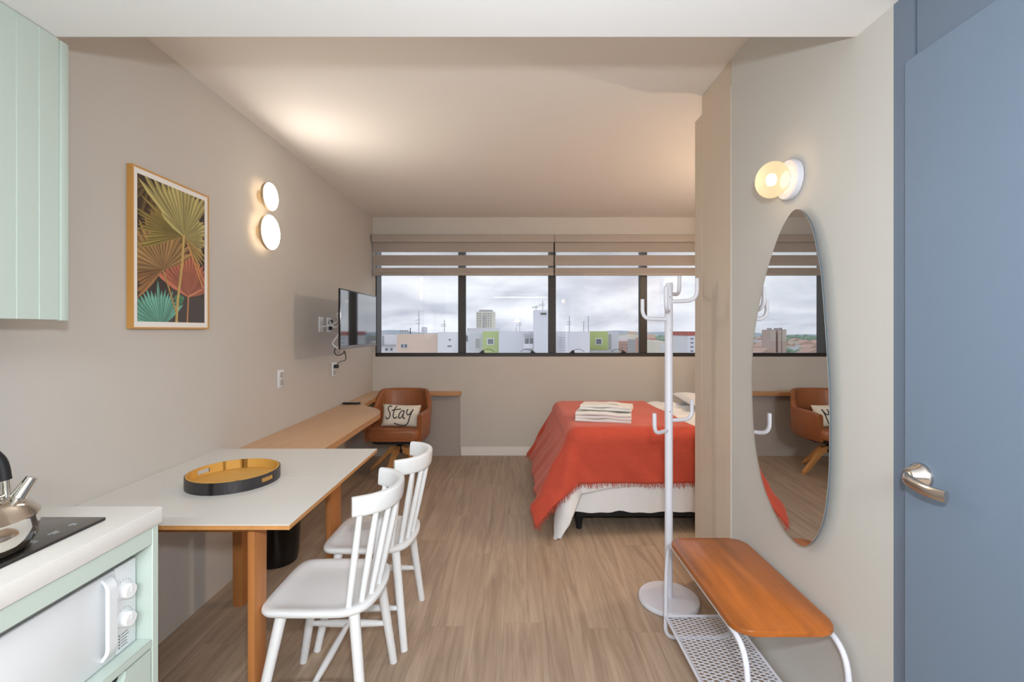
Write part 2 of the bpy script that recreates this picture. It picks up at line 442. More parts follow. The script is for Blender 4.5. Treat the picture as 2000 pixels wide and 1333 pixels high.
def window_latch(px, d):
    c = at(px, 690, YB); bm = NB(); z = WZ0+0.040
    prism(bm, [(c.x-0.03, z), (c.x+0.03, z), (c.x+0.012*d+0.012, z+0.028), (c.x-0.004+0.012*d, z+0.034)], YB-0.018, YB+0.01, 'XZ', 0.003)
    o = finish('latch', bm, M_BLACK, wr)
    bm = NB(); tube(bm, spline([(c.x+0.012*d, YB-0.004, z+0.024), (c.x+0.05*d, YB-0.004, z+0.040), (c.x+0.10*d, YB-0.004, z+0.036), (c.x+0.135*d, YB-0.004, z+0.012)], 5), 0.0026, 6)
    finish('stay_arm', bm, M_BLACK, o)
for px, d in ((941, 1), (1041, -1), (1117, 1), (1218, -1)): window_latch(px, d)

# blue entrance: door with frame and over panel
YD0, YD1, ZD = 1.134, 0.30, 2.038
fr = struct('door_1', (lambda b: (box(b, XR, XR+0.1, YD0-0.012, 1.183, 0, ZS), box(b, XR, XR+0.1, 0.23, YD1+0.012, 0, ZS), b)[-1])(NB()), M_BLUE2)
finish('over_panel', bx(XR+0.002, XR+0.05, YD1+0.014, YD0-0.016, ZD+0.006, ZS-0.004, 0.002, 1), M_BLUE2, fr)
leaf = finish('leaf', bx(XR-0.014, XR+0.03, YD1, YD0, 0.006, ZD, 0.002, 1), M_BLUE, fr)
hc = Vector((XR-0.014, 1.085, 1.022))
bm = NB(); lathe(bm, [(0.031, 0), (0.031, 0.004), (0.029, 0.010), (0.024, 0.014), (0.019, 0.030), (0.015, 0.034)], hc, '-X', 28)
hd = finish('handle', bm, M_CHROME, fr)
bm = NB()
lv = spline([(hc.x-0.030, hc.y+0.004, hc.z), (hc.x-0.046, hc.y-0.010, hc.z-0.003), (hc.x-0.050, hc.y-0.040, hc.z-0.008), (hc.x-0.050, hc.y-0.075, hc.z-0.011), (hc.x-0.044, hc.y-0.108, hc.z-0.011)], 5)
rings = []
for i, p in enumerate(lv):
    t = i/(len(lv)-1); hh = 0.012 + 0.0*t; ww = 0.010 - 0.004*t
    rings.append([bm.verts.new(p + Vector((math.cos(a)*ww, 0, math.copysign(min(1, abs(math.sin(a))*1.25), math.sin(a))*hh))) for a in [2*PI*j/12 for j in range(12)]])
for i in range(len(rings)-1):
    for j in range(12): bm.faces.new((rings[i][j], rings[i][(j+1) % 12], rings[i+1][(j+1) % 12], rings[i+1][j]))
bm.faces.new(rings[0]); bm.faces.new(list(reversed(rings[-1]))); bmesh.ops.recalc_face_normals(bm, faces=bm.faces)
finish('lever', bm, M_CHROME, hd)

# ================================================================== LARGE FURNITURE
# wardrobe closing the corridor wall (seen from its side)
t = thing('wardrobe', 'tall taupe wood-look wardrobe beside the mirror wall, its side panel facing the room', 'wardrobe', (1.7, 2.28, 0))
finish('side_panel', bx(XR, XR+0.03, 2.072, 2.393, 0.0, ZC-0.002, 0.001, 1), M_WARD, t)
finish('edge_band', bx(XR-0.002, XR+0.001, 2.068, 2.074, 0.0, ZC-0.12), M_WARD_EDGE, t)
finish('carcass', bx(XR+0.031, XA-0.002, 2.07, 2.390, 0.0, ZC-0.002), M_WARD, t)
dw = (XA - XR - 0.006)/2
for k in range(2):
    d = finish('door', bx(XR + k*(dw+0.003), XR + k*(dw+0.003) + dw, 2.394, 2.486, 0.0, 2.507, 0.002, 1), M_WARD, t)
    xx = XR + dw + (-0.05 if k == 0 else 0.05)
    finish('handle', bx(xx-0.006, xx+0.006, 2.486, 2.506, 0.95, 1.15, 0.003, 1), M_CHROME, d)

# upper kitchen cabinet of mint boards
XU = -1.321
t = thing('upper_cabinet', 'mint green wall cabinet with vertical grooved boards under the soffit', 'cabinet', (-1.45, 0.8, 1.40))
finish('carcass', bx(XL+0.001, XU-0.0128, -0.4, 1.343, 1.403, ZS-0.001, 0.002, 1), M_GREEN, t)
yb_ = 1.3215; bn = 0
while yb_ > -0.36:
    bm = NB(); prism(bm, [(XU-0.0125, yb_), (XU-0.003, yb_), (XU, yb_-0.002), (XU, yb_-0.0555), (XU-0.003, yb_-0.0575), (XU-0.0125, yb_-0.0575)], 1.40, ZS-0.002)
    finish('board', bm, M_GREEN, t, smooth=0); yb_ -= 0.0575
finish('end_panel', bx(XU-0.0125, XU+0.003, 1.3222, 1.347, 1.397, ZS-0.003, 0.003, 2), M_GREEN, t)

# base unit: counter, microwave niche, drawer
XB = -0.945
t = thing('base_cabinet', 'mint green base cabinet with an open microwave niche and a drawer', 'cabinet', (-1.25, 0.6, 0))
finish('side_panel', bx(XL, XB, 1.188, 1.208, 0.0, 0.857, 0.0015, 1), M_GREEN, t)
finish('top_rail', bx(XB-0.02, XB, -0.3, 1.187, 0.811, 0.857, 0.0015, 1), M_GREEN, t)
finish('shelf', bx(XL, XB, 0.42, 1.187, 0.543, 0.563, 0.0015, 1), M_GREEN, t)
finish('divider', bx(XL, XB, 0.40, 0.419, 0.0, 0.810, 0.0015, 1), M_GREEN, t)
finish('plinth', bx(XL, XB-0.05, 0.42, 1.187, 0.0, 0.10), M_GREEN, t)
dr = NB()                                       # drawer front with a scooped finger pull in its top edge
poly = [(0.425, 0.10), (1.183, 0.10), (1.183, 0.538)] + [(1.108, 0.538)] + [(1.108 - 0.032*(1-math.cos(a)), 0.538 - 0.032*math.sin(a)) for a in [PI/2*j/6 for j in range(1, 7)]] \
     + [(0.88, 0.506)] + [(0.88 - 0.032*math.sin(a), 0.506 + 0.032*(1-math.cos(a))) for a in [PI/2*j/6 for j in range(1, 7)]] + [(0.425, 0.538)]
prism(dr, poly, XB-0.018, XB-0.0005, 'YZ')
d = finish('drawer', dr, M_GREEN, t, smooth=0)
finish('drawer_box', bx(XL+0.05, XB-0.03, 0.45, 1.16, 0.14, 0.49), M_GREEN, d)
finish('door', bx(XB-0.018, XB, -0.3, 0.398, 0.10, 0.808, 0.0015, 1), M_GREEN, t)

t = tag(finish('countertop', bx(XL, XB+0.006, -0.3, 1.214, 0.8575, 0.90, 0.002, 2), M_COUNTER), 'white stone countertop with a black cooktop set in it', 'countertop')
t = thing('cooktop', 'black glass induction cooktop set into the white countertop', 'cooktop', (-1.26, 0.84, 0.90))
bm = NB(); prism(bm, rrect(-1.50, -1.010, 0.50, 1.128, 0.006), 0.9003, 0.9060, bev=0.001)
finish('glass', bm, M_HOB, t)
bm = NB()
for k in range(13):
    yy = 1.085 - k*0.045; xx = -1.052
    if k % 4 == 3:
        lathe(bm, [(0.009, 0), (0.009, 0.0005)], (xx, yy, 0.9061), n=14)
        continue
    a = random.uniform(0.006, 0.011)
    box(bm, xx-0.006, xx-0.002, yy-a, yy+a, 0.9061, 0.9065); box(bm, xx+0.003, xx+0.006, yy-a*0.6, yy+a*0.7, 0.9061, 0.9065)
finish('touch_markings', bm, M_MARK, t)['kind'] = 'stuff'
for cy_, r in ((0.97, 0.10), (0.70, 0.085)):
    bm = NB()
    for q in range(40):
        a0, a1 = 2*PI*q/40, 2*PI*(q+0.5)/40
        v = [bm.verts.new((-1.27+rr*math.cos(a), cy_+rr*math.sin(a), 0.9062)) for rr, a in ((r, a0), (r+0.002, a0), (r+0.002, a1), (r, a1))]
        bm.faces.new(v)
    finish('zone_ring', bm, M_MARK, t)['kind'] = 'stuff'

# microwave
XM = -0.982
t = thing('microwave_oven', 'white microwave with two dials inside the mint cabinet niche', 'microwave', (-1.2, 0.95, 0.563))
finish('body', bx(-1.33, XM-0.012, 0.725, 1.181, 0.5635, 0.782, 0.004, 2), M_WHITE_PLA, t)
finish('control_panel', bx(XM-0.0115, XM, 1.1215, 1.181, 0.566, 0.781, 0.003, 2), M_WHITE_PLA, t)
d = finish('door', bx(XM-0.0115, XM+0.002, 0.727, 1.1195, 0.566, 0.781, 0.004, 2), M_WHITE_PLA, t)
bm = NB()
hp = fillet([(XM+0.001, 1.090, 0.776), (XM+0.017, 1.090, 0.758), (XM+0.017, 1.090, 0.600), (XM+0.001, 1.090, 0.580)], 0.020)
rings = [[bm.verts.new(p + Vector((dx_, dy_, dz_))) for dx_, dy_, dz_ in ((0.005, -0.011, 0), (0.005, 0.011, 0), (-0.005, 0.011, 0), (-0.005, -0.011, 0))] for p in hp]
for i in range(len(rings)-1):
    for j in range(4): bm.faces.new((rings[i][j], rings[i][(j+1) % 4], rings[i+1][(j+1) % 4], rings[i+1][j]))
bm.faces.new(rings[0]); bm.faces.new(list(reversed(rings[-1]))); bmesh.ops.recalc_face_normals(bm, faces=bm.faces)
finish('door_handle', bm, M_WHITE_PLA, d, smooth=50)
for zz in (0.716, 0.645):
    bm = NB(); lathe(bm, [(0.0205, 0), (0.0205, 0.003), (0.0185, 0.004), (0.0178, 0.018), (0.016, 0.0215)], (XM, 1.142, zz), 'X', 28)
    k = finish('dial', bm, M_KNOB, t)
    finish('pointer', bx(XM+0.0225, XM+0.0240, 1.140, 1.144, zz, zz+0.015), M_WHITE_PLA, k)
bm = NB()
for zz, r in ((0.716, 0.027), (0.645, 0.027)):
    for q in range(9):
        a = PI*(0.1 + 0.8*q/8)
        y_, z_ = 1.142 + r*math.cos(a), zz + r*math.sin(a)
        box(bm, XM, XM+0.0004, y_-0.0012, y_+0.0012, z_-0.0007, z_+0.0007)
for q in range(5):
    zz = 0.607 - q*0.0075
    box(bm, XM, XM+0.0004, 1.128, 1.133, zz, zz+0.0035); box(bm, XM, XM+0.0004, 1.136, 1.152 + 0.012*random.random(), zz+0.0008, zz+0.0028)
finish('printed_scale', bm, M_GREYPRINT, t)['kind'] = 'stuff'

# kettle on the cooktop
kc = Vector((-1.13, 0.93, 0.9066))
t = thing('kettle', 'polished steel kettle with black handle on the cooktop', 'kettle', kc)
bm = NB(); lathe(bm, [(0.088, 0), (0.100, 0.004), (0.109, 0.020), (0.112, 0.045), (0.112, 0.066), (0.114, 0.070), (0.110, 0.074), (0.102, 0.086), (0.082, 0.100), (0.060, 0.108)], kc, n=40)
finish('body', bm, M_STEEL, t)
bm = NB(); lathe(bm, [(0.060, 0.108), (0.062, 0.111), (0.050, 0.117), (0.025, 0.123), (0.008, 0.125)], kc, n=32)
lid = finish('lid', bm, M_STEEL, t)
bm = NB(); lathe(bm, [(0.006, 0.125), (0.006, 0.132), (0.014, 0.138), (0.014, 0.148), (0.008, 0.152)], kc, n=20); finish('lid_knob', bm, M_BLACK, lid)
sd = Vector((0.635, 0.772, 0)).normalized()
bm = NB(); tube(bm, [kc + sd*0.072 + Vector((0, 0, 0.085)), kc + sd*0.082 + Vector((0, 0, 0.106)), kc + sd*0.099 + Vector((0, 0, 0.138))], [0.017, 0.0145, 0.0115], 16)
finish('spout', bm, M_STEEL, t)
bm = NB(); hx = [kc + sd*s + Vector((0, 0, z)) for s, z in ((0.062, 0.100), (0.060, 0.146))]
tube(bm, hx, 0.006, 10); finish('handle_bracket', bm, M_STEEL, t); bm = NB(); hx2 = [kc + sd*s + Vector((0, 0, z)) for s, z in ((-0.085, 0.098), (-0.080, 0.135))]; tube(bm, hx2, 0.006, 10)
finish('handle_bracket', bm, M_STEEL, t)
bm = NB(); tube(bm, spline([hx[1] + Vector((0, 0, -0.004)), kc + sd*0.050 + Vector((0, 0, 0.190)), kc + sd*0.010 + Vector((0, 0, 0.222)), kc - sd*0.065 + Vector((0, 0, 0.185)), hx2[1] + Vector((0, 0, -0.004))], 8), 0.0105, 12)
finish('handle', bm, M_BLACK, t)

# dining table
TY0, TY1, TXR, TZ = 1.447, 2.376, -0.716, 0.75
t = thing('dining_table', 'white-topped table with wooden edge and legs against the left wall', 'table', (-1.13, 1.91, 0))
ym = 1.914
for a, b in ((TY0, ym-0.0008), (ym+0.0008, TY1)):
    o = finish('tabletop', bx(XL+0.002, TXR, a, b, TZ-0.016, TZ-0.0025), M_PLY, t, smooth=0)
    finish('laminate', bx(XL+0.002, TXR-0.0005, a+0.0005, b-0.0002, TZ-0.0025, TZ), M_TABLE, o, smooth=0)
def tleg(xa, xb, ya, yb, ya2, yb2):
    bm = NB(); prism(bm, [(ya2, 0), (yb2, 0), (yb, TZ-0.0165), (ya, TZ-0.0165)], xa, xb, 'YZ', 0.002)
    finish('leg', bm, M_LEG, t)
tleg(-0.885, -0.862, 1.508, 1.585, 1.508, 1.580)
tleg(-0.905, -0.882, 2.170, 2.315, 2.20, 2.315)
tleg(-1.392, -1.345, 2.24, 2.315, 2.25, 2.315)
tleg(-1.392, -1.345, 1.508, 1.585, 1.508, 1.580)
finish('apron', bx(-1.344, -0.886, 1.535, 1.555, 0.688, TZ-0.0165), M_LEG, t)
finish('apron', bx(-1.344, -0.906, 2.275, 2.295, 0.688, TZ-0.0165), M_LEG, t)

# curved desk running along the wall into the corner
DZ = 0.705
dpts = [(-1.066, 2.52), (-1.066, 2.80), (-1.070, 3.05), (-1.073, 3.30), (-1.070, 3.48), (-1.082, 3.66), (-1.138, 3.81), (-1.228, 3.92), (-1.315, 4.01), (-1.356, 4.12), (-1.362, 4.28), (-1.375, 4.50), (-1.365, 4.69), (-1.30, 4.81), (-1.16, 4.858), (-0.90, 4.866), (-0.64, 4.868)]
dsp = [(p.x, p.y) for p in spline([(a, b, 0) for a, b in dpts], 4)]
poly = [(XL+0.001, 2.385), (-1.066, 2.385)] + dsp + [(-0.60, 4.878), (-0.582, 4.905), (-0.578, YB-0.002), (XL+0.001, YB-0.002)]
t = thing('corner_desk', 'curved light oak desk along the left wall ending as a corner shelf', 'desk', (-1.3, 3.4, 0))
bm = NB(); prism(bm, poly, DZ-0.040, DZ-0.002); finish('desktop', bm, M_DESKEDGE, t, smooth=35)
bm = NB(); prism(bm, poly, DZ-0.002, DZ); finish('laminate', bm, M_DESK, t, smooth=35)
finish('support_panel', bx(XL+0.001, -0.592, YB-0.022, YB-0.002, 0.0, DZ-0.0405), mat('grey_panel_paint', rgb(168, 161, 156), 0.7), t)
for yy in (2.95, 3.85):
    finish('bracket', bx(XL+0.001, -1.20, yy-0.015, yy+0.015, DZ-0.075, DZ-0.0405), M_DARK, t)

# bed
BX0, BX1, BY0, BY1 = 0.375, 2.33, 3.085, 4.315
t = thing('bed', 'double bed with white upholstered base in the alcove under the window', 'bed', (1.35, 3.7, 0))
finish('mattress', bx(BX0, BX1, BY0, BY1, 0.40, 0.675, 0.05, 4), M_LINEN, t)
bm = NB()
sk = [(BX0+0.005, BY1), (BX0+0.005, BY0), (BX1, BY0)]
def skirt(u, v):
    Lx = (BX1 - BX0); s = u*(Lx + (BY1-BY0))
    z = 0.40 + (0.136 + 0.004*math.sin(s*17) + 0.003*math.sin(s*41) - 0.40)*v
    w = 0.006*math.sin(s*23)*v + 0.004*math.sin(s*51)*v
    if s < BY1-BY0: return Vector((BX0+0.004 - w - 0.008*v, BY1 - s, z))
    return Vector((BX0 + (s-(BY1-BY0)), BY0+0.004 - w - 0.008*v, z))
grid(bm, 120, 6, skirt); finish('base_skirt', bm, M_LINEN, t)
finish('box_base', bx(BX0+0.02, BX1, BY0+0.02, BY1, 0.142, 0.40, 0.01, 2), M_LINEN, t)
finish('base_lining', bx(BX0+0.05, BX1, BY0+0.03, BY1-0.02, 0.095, 0.142), M_DARK, t)
for lx, ly in ((0.445, BY0+0.06), (0.445, BY1-0.08), (2.2, BY0+0.06), (2.2, BY1-0.08)):
    bm = NB(); lathe(bm, [(0.016, 0), (0.019, 0.004), (0.030, 0.096)], (lx, ly, 0), n=18); finish('leg', bm, M_DARK, t)

def drape(sx, y0, y1, H, s0, s1, hem_near, hem_far, nu, nv, flare_l, flare_n, folds, R=0.05, edge_x=None):
    """cloth laid over the bed: flat coordinates (s,t) folded over the left, near and far edges"""
    def pos(s, tt, far_edge):
        ddx = max(0.0, sx - s); dyn = max(0.0, y0 - tt); dyf = max(0.0, tt - y1)
        ddy = max(dyn, dyf); r = math.hypot(ddx, ddy)
        X = max(s, sx); Y = min(max(tt, y0), y1)
        if r < 1e-6:
            return Vector((X, Y, H + 0.003*math.sin(s*9+tt*5)*math.sin(tt*7)))
        th = math.atan2(ddy, ddx)
        ar = R*PI/2
        if r < ar: o_ = R*math.sin(r/R); dn = R*(1-math.cos(r/R))
        else:
            fl = flare_l*(math.cos(th)**2) + flare_n*(math.sin(th)**2)
            corner = math.sin(2*th)
            along = s*1.0 + tt*1.0
            g = min(1, (r-ar)/0.25)
            fold = folds*(math.sin(along*14 + 0.6) + 0.6*math.sin(along*31 + 2))*g
            if corner > 0.02: fold += folds*2.2*corner*math.sin(th*7.0 + 0.8)*g
            fl = min(0.6, max(0.0, fl + 0.20*corner))
            o_ = R + fl*(r-ar) + fold; dn = R + math.sqrt(1-fl*fl)*(r-ar)
        cx_, cy_ = math.cos(th), math.sin(th)
        return Vector((X - o_*cx_, Y + (o_*cy_ if dyf > dyn else -o_*cy_), max(H - dn, 0.008 + 0.006*math.sin(s*60))))
    return pos

# white sheet under the throw
posS = drape(BX0+0.078, BY0+0.074, BY1-0.07, 0.687, 0, 0, 0, 0, 0, 0, 0.10, 0.025, 0.003, R=0.08)
def sheet(u, v):
    s = -0.16 + u*(2.28+0.16)
    k = max(0.0, 1 - max(0, s-0.15)/0.75)
    near = BY0 + 0.04 - (0.385 + 0.16*k*k)
    tt = near + v*(BY1 + 0.25 - near)
    p = posS(s, tt, False)
    if s > 1.15 and BY0+0.05 < tt < BY1-0.05:
        w = min(1, (s-1.15)/0.15)
        p.z += w*(0.012*math.sin(s*21+tt*13) + 0.010*math.sin(s*9-tt*24) + 0.012)
    return p
bm = NB(); grid(bm, 110, 90, sheet)
o = finish('bed_sheet', bm, M_LINEN, smooth=60); tag(o, 'rumpled white sheet hanging to the floor beneath the coral throw', 'sheet')
md = o.modifiers.new('thickness', 'SOLIDIFY'); md.thickness = 0.004; md.offset = -1

# coral throw
TH = 0.700
posB = drape(BX0+0.066, BY0+0.062, BY1-0.06, TH, 0, 0, 0, 0, 0, 0, 0.42, 0.03, 0.007, R=0.085)
S0, S1, T0, T1 = BX0+0.03-0.575, 1.20, BY0+0.03-0.375, BY1+0.20
def throw(u, v):
    tt = T0 + v*(T1-T0)
    s = S0 + u*((S1 + 0.035*(T1-tt) + 0.008*math.sin(tt*9)) - S0)
    return posB(s, tt, False)
bm = NB(); V = grid(bm, 130, 110, throw)
hemS = [V[0][j].co.copy() for j in range(111)]; hemN = [V[i][0].co.copy() for i in range(131)]
inS = [V[1][j].co.copy() for j in range(111)]; inN = [V[i][1].co.copy() for i in range(131)]
tr = finish('throw_blanket', bm, M_BLANKET, smooth=60); tag(tr, 'coral red throw with frayed fringe spread over the bed', 'blanket')
md = tr.modifiers.new('thickness', 'SOLIDIFY'); md.thickness = 0.006; md.offset = 1
bm = NB()
def fringe(h, inn):
    for a, b, ia, ib in zip(h[:-1], h[1:], inn[:-1], inn[1:]):
        n = max(2, int((b-a).length/0.0045))
        for k in range(n):
            p = a.lerp(b, (k+random.random())/n); d = (p - ia.lerp(ib, k/n)); d.z -= 0.006; d.normalize()
            l = random.uniform(0.018, 0.040); sd_ = (b-a).normalized()
            q = p + d*l + sd_*random.uniform(-0.008, 0.008) + Vector((random.uniform(-.004, .004), random.uniform(-.006, .002), 0)); q.z = max(q.z, 0.004)
            w = sd_*0.0018; off = Vector((0, -0.0015, 0))
            v = [bm.verts.new(c) for c in (p-w, p+w, q+w*0.5, q-w*0.5, p+off, q+off)]
            bm.faces.new((v[0], v[1], v[2], v[3])); bm.faces.new((v[1], v[4], v[5], v[2])); bm.faces.new((v[4], v[0], v[3], v[5]))
fringe(hemS, inS); fringe(hemN, inN)
fg = finish('fringe', bm, M_BLANKET, tr, smooth=0); fg['kind'] = 'stuff'

# ================================================================== OBJECTS
# white spindle chairs
def leg_tube(bm, a, b, r0, r1, n=14, bulge=0.0):
    a, b = Vector(a), Vector(b); pts = [a.lerp(b, i/6) for i in range(7)]
    rs = [r0 + (r1-r0)*i/6 + bulge*math.sin(PI*i/6) for i in range(7)]
    tube(bm, pts, rs, n)
def make_chair(cx, cy, label):
    t = thing('dining_chair', label, 'chair', (cx, cy, 0), 'white spindle chairs at the table')
    def P(x, y, z): return (cx + x, cy + y, z)
    ZT = 0.43
    # seat outline: front edge toward the table (-X), rounded back toward +X
    outl = spline([(-0.190, -0.12, 0), (-0.168, -0.171, 0), (-0.10, -0.181, 0), (0.03, -0.182, 0), (0.115, -0.175, 0), (0.168, -0.138, 0), (0.190, -0.075, 0), (0.197, 0, 0), (0.190, 0.075, 0), (0.168, 0.138, 0), (0.115, 0.175, 0), (0.03, 0.182, 0), (-0.10, 0.181, 0), (-0.168, 0.171, 0), (-0.190, 0.12, 0), (-0.193, 0, 0)], 5, True)
    bm = NB(); rings = []
    def ring(s, z): rings.append([bm.verts.new(P(p.x*s, p.y*s, z)) for p in outl])
    for s, z in ((0.80, ZT-0.026), (0.93, ZT-0.026), (0.975, ZT-0.022), (0.995, ZT-0.014), (1.0, ZT-0.008), (0.993, ZT-0.002), (0.975, ZT), (0.90, ZT), (0.84, ZT-0.002), (0.76, ZT-0.008), (0.60, ZT-0.011), (0.35, ZT-0.012), (0.1, ZT-0.012)): ring(s, z)
    k = len(outl)
    for i in range(len(rings)-1):
        for j in range(k): bm.faces.new((rings[i][j], rings[i][(j+1) % k], rings[i+1][(j+1) % k], rings[i+1][j]))
    bm.faces.new(list(reversed(rings[0]))); bm.faces.new(rings[-1])
    finish('seat', bm, M_WHITE, t)
    tops = {}; feet = {}
    for sx_ in (-1, 1):
        for sy_ in (-1, 1):
            a = (-0.118 if sx_ < 0 else 0.128, sy_*0.142, ZT-0.024); b = (-0.196 if sx_ < 0 else 0.176, sy_*0.184, 0.0)
            tops[sx_, sy_] = Vector(a); feet[sx_, sy_] = Vector(b)
            bm = NB(); leg_tube(bm, P(*a), P(*b), 0.0190, 0.0155); finish('leg', bm, M_WHITE, t)
    mids = {}
    for sy_ in (-1, 1):
        f = 0.42
        a = feet[-1, sy_].lerp(tops[-1, sy_], f); b = feet[1, sy_].lerp(tops[1, sy_], f)
        bm = NB(); leg_tube(bm, P(*a), P(*b), 0.009, 0.009, 12, 0.006); finish('side_stretcher', bm, M_WHITE, t)
        mids[sy_] = (a + b)/2
    bm = NB(); leg_tube(bm, P(*mids[-1]), P(*mids[1]), 0.009, 0.009, 12, 0.004); finish('cross_stretcher', bm, M_WHITE, t)
    # crest rail, a bow open toward the table
    arc = spline([(0.128, -0.165, 0), (0.190, -0.130, 0), (0.232, -0.070, 0), (0.245, 0, 0), (0.232, 0.070, 0), (0.190, 0.130, 0), (0.128, 0.165, 0)], 6)
    bm = NB(); rings = []
    for i, p in enumerate(arc):
        q = arc[min(i+1, len(arc)-1)] - arc[max(i-1, 0)]; nrm = Vector((q.y, -q.x, 0)).normalized()
        th = 0.0135; e_ = abs(i/(len(arc)-1)*2-1); hh = 0.036 - 0.002*e_**4
        zc_ = 0.774
        sec = []
        for a in range(16):
            an = 2*PI*a/16; cu, su = math.cos(an), math.sin(an)
            uu = math.copysign(abs(cu)**0.5, cu)*th; vv = math.copysign(abs(su)**0.45, su)*hh
            pp = p + nrm*(uu + 0.10*vv*1.0)
            sec.append(bm.verts.new(P(pp.x, pp.y, zc_ + vv)))
        rings.append(sec)
    for i in range(len(rings)-1):
        for j in range(16): bm.faces.new((rings[i][j], rings[i][(j+1) % 16], rings[i+1][(j+1) % 16], rings[i+1][j]))
    bm.faces.new(rings[0]); bm.faces.new(list(reversed(rings[-1]))); bmesh.ops.recalc_face_normals(bm, faces=bm.faces)
    finish('crest_rail', bm, M_WHITE, t)
    for bx_, by_, tx_, ty_ in ((0.110, -0.146, 0.150, -0.150), (0.142, -0.110, 0.196, -0.116), (0.160, -0.062, 0.226, -0.066), (0.167, 0, 0.238, 0), (0.160, 0.062, 0.226, 0.066), (0.142, 0.110, 0.196, 0.116), (0.110, 0.146, 0.150, 0.150)):
        bm = NB(); leg_tube(bm, P(bx_, by_, ZT-0.006), P(tx_, ty_, 0.745), 0.0100, 0.0100, 12, 0.0022); finish('spindle', bm, M_WHITE, t)
    return t
ch = make_chair(-0.675, 1.694, 'nearest white spindle-back chair, in front of the near half of the table')
c2 = dup(ch); c2.location = (-0.647, 2.128, 0); c2['label'] = 'farther white spindle-back chair, standing behind the nearest one'

# round tray
tcn = Vector((-1.15, 1.868, TZ))
t = thing('serving_tray', 'round yellow wooden tray with black outside on the white table', 'tray', tcn)
def ring_wall(bm, r0, r1, z0, z1, slots):
    n = 72
    def seg(a0, a1, za, zb):
        v = []
        for a in (a0, a1):
            for r in (r0, r1):
                for z in (za, zb): v.append(bm.verts.new(tcn + Vector((r*math.cos(a), r*math.sin(a), z))))
        f = ((0,1,5,4),(2,6,7,3),(1,3,7,5),(0,4,6,2),(0,2,3,1),(4,5,7,6))
        for q in f: bm.faces.new([v[i] for i in q])
    for i in range(n):
        a0, a1 = 2*PI*i/n, 2*PI*(i+1)/n; am = (a0+a1)/2
        if any(abs((am - s + PI) % (2*PI) - PI) < 0.175 for s in slots):
            seg(a0, a1, z0, z0+(z1-z0)*0.36); seg(a0, a1, z0+(z1-z0)*0.74, z1)
        else: seg(a0, a1, z0, z1)
    bmesh.ops.remove_doubles(bm, verts=bm.verts, dist=1e-6); bmesh.ops.recalc_face_normals(bm, faces=bm.faces)
sl = (math.radians(-13), math.radians(167))
bm = NB(); lathe(bm, [(0.160, 0.004), (0.160, 0.010)], tcn, n=72); finish('base', bm, M_TRAYIN, t)
bm = NB(); ring_wall(bm, 0.160, 0.1645, 0.001, 0.047, sl); finish('inner_wall', bm, M_TRAYIN, t, smooth=30)
bm = NB(); ring_wall(bm, 0.1646, 0.1685, 0.0, 0.0455, sl); finish('outer_wall', bm, M_TRAYOUT, t, smooth=30)

# waste bin
bc = (-1.405, 2.70, 0)
t = thing('waste_bin', 'black plastic waste bin under the desk by the wall', 'bin', bc)
bm = NB(); lathe(bm, [(0.098, 0.0), (0.108, 0.006), (0.118, 0.05), (0.128, 0.30), (0.124, 0.30), (0.112, 0.02), (0.02, 0.012)], bc, n=36); finish('body', bm, M_BLACKG, t)
bm = NB(); lathe(bm, [(0.126, 0.290), (0.131, 0.292), (0.131, 0.302), (0.126, 0.304)], bc, n=36, caps=False); finish('rim', bm, M_BLACKG, t)

# framed palm print
FY0, FY1, FZ0, FZ1 = 1.8167, 2.272, 1.375, 2.036
t = thing('framed_picture', 'oak-framed print of green, bronze, coral and teal fan palm leaves', 'picture', (XL, 2.04, FZ0))
bm = NB(); XFf = XL+0.025; w_ = 0.007
box(bm, XL+0.001, XFf, FY0, FY0+w_, FZ0, FZ1); box(bm, XL+0.001, XFf, FY1-w_, FY1, FZ0, FZ1)
box(bm, XL+0.001, XFf, FY0+w_, FY1-w_, FZ0, FZ0+w_); box(bm, XL+0.001, XFf, FY0+w_, FY1-w_, FZ1-w_, FZ1)
finish('frame', bm, M_OAKFRAME, t, smooth=0)
finish('mount', bx(XL+0.001, XFf-0.003, FY0+w_, FY1-w_, FZ0+w_, FZ1-w_), M_MAT, t, smooth=0)
PY0, PY1, PZ0, PZ1 = 1.843, 2.243, 1.405, 2.007
bm = NB(); cl = bm.loops.layers.float_color.new('Col'); layer = [0]
def clip(poly):
    def cut(pl, f, inter):
        o = []
        for i in range(len(pl)):
            a, b = pl[i-1], pl[i]
            if f(a) != f(b): o.append(inter(a, b))
            if f(b): o.append(b)
        return o
    for ax in (0, 1):
        for lim, sg in ((0.0, 1), (1.0, -1)):
            if len(poly) < 3: return []
            poly = cut(poly, lambda p: sg*(p[ax]-lim) >= 0, lambda a, b: tuple(a[k] + (b[k]-a[k])*((lim-a[ax])/((b[ax]-a[ax]) or 1e-9)) for k in (0, 1)))
    return poly
def ppoly(poly, col):
    poly = clip(poly)
    if len(poly) < 3: return
    layer[0] += 1
    xx = XFf - 0.0029 + layer[0]*2.0e-6
    try: f = bm.faces.new([bm.verts.new((xx, PY0 + u*(PY1-PY0), PZ0 + v*(PZ1-PZ0))) for u, v in poly])
    except ValueError: return
    for l in f.loops: l[cl] = col
AS = (PZ1-PZ0)/(PY1-PY0)
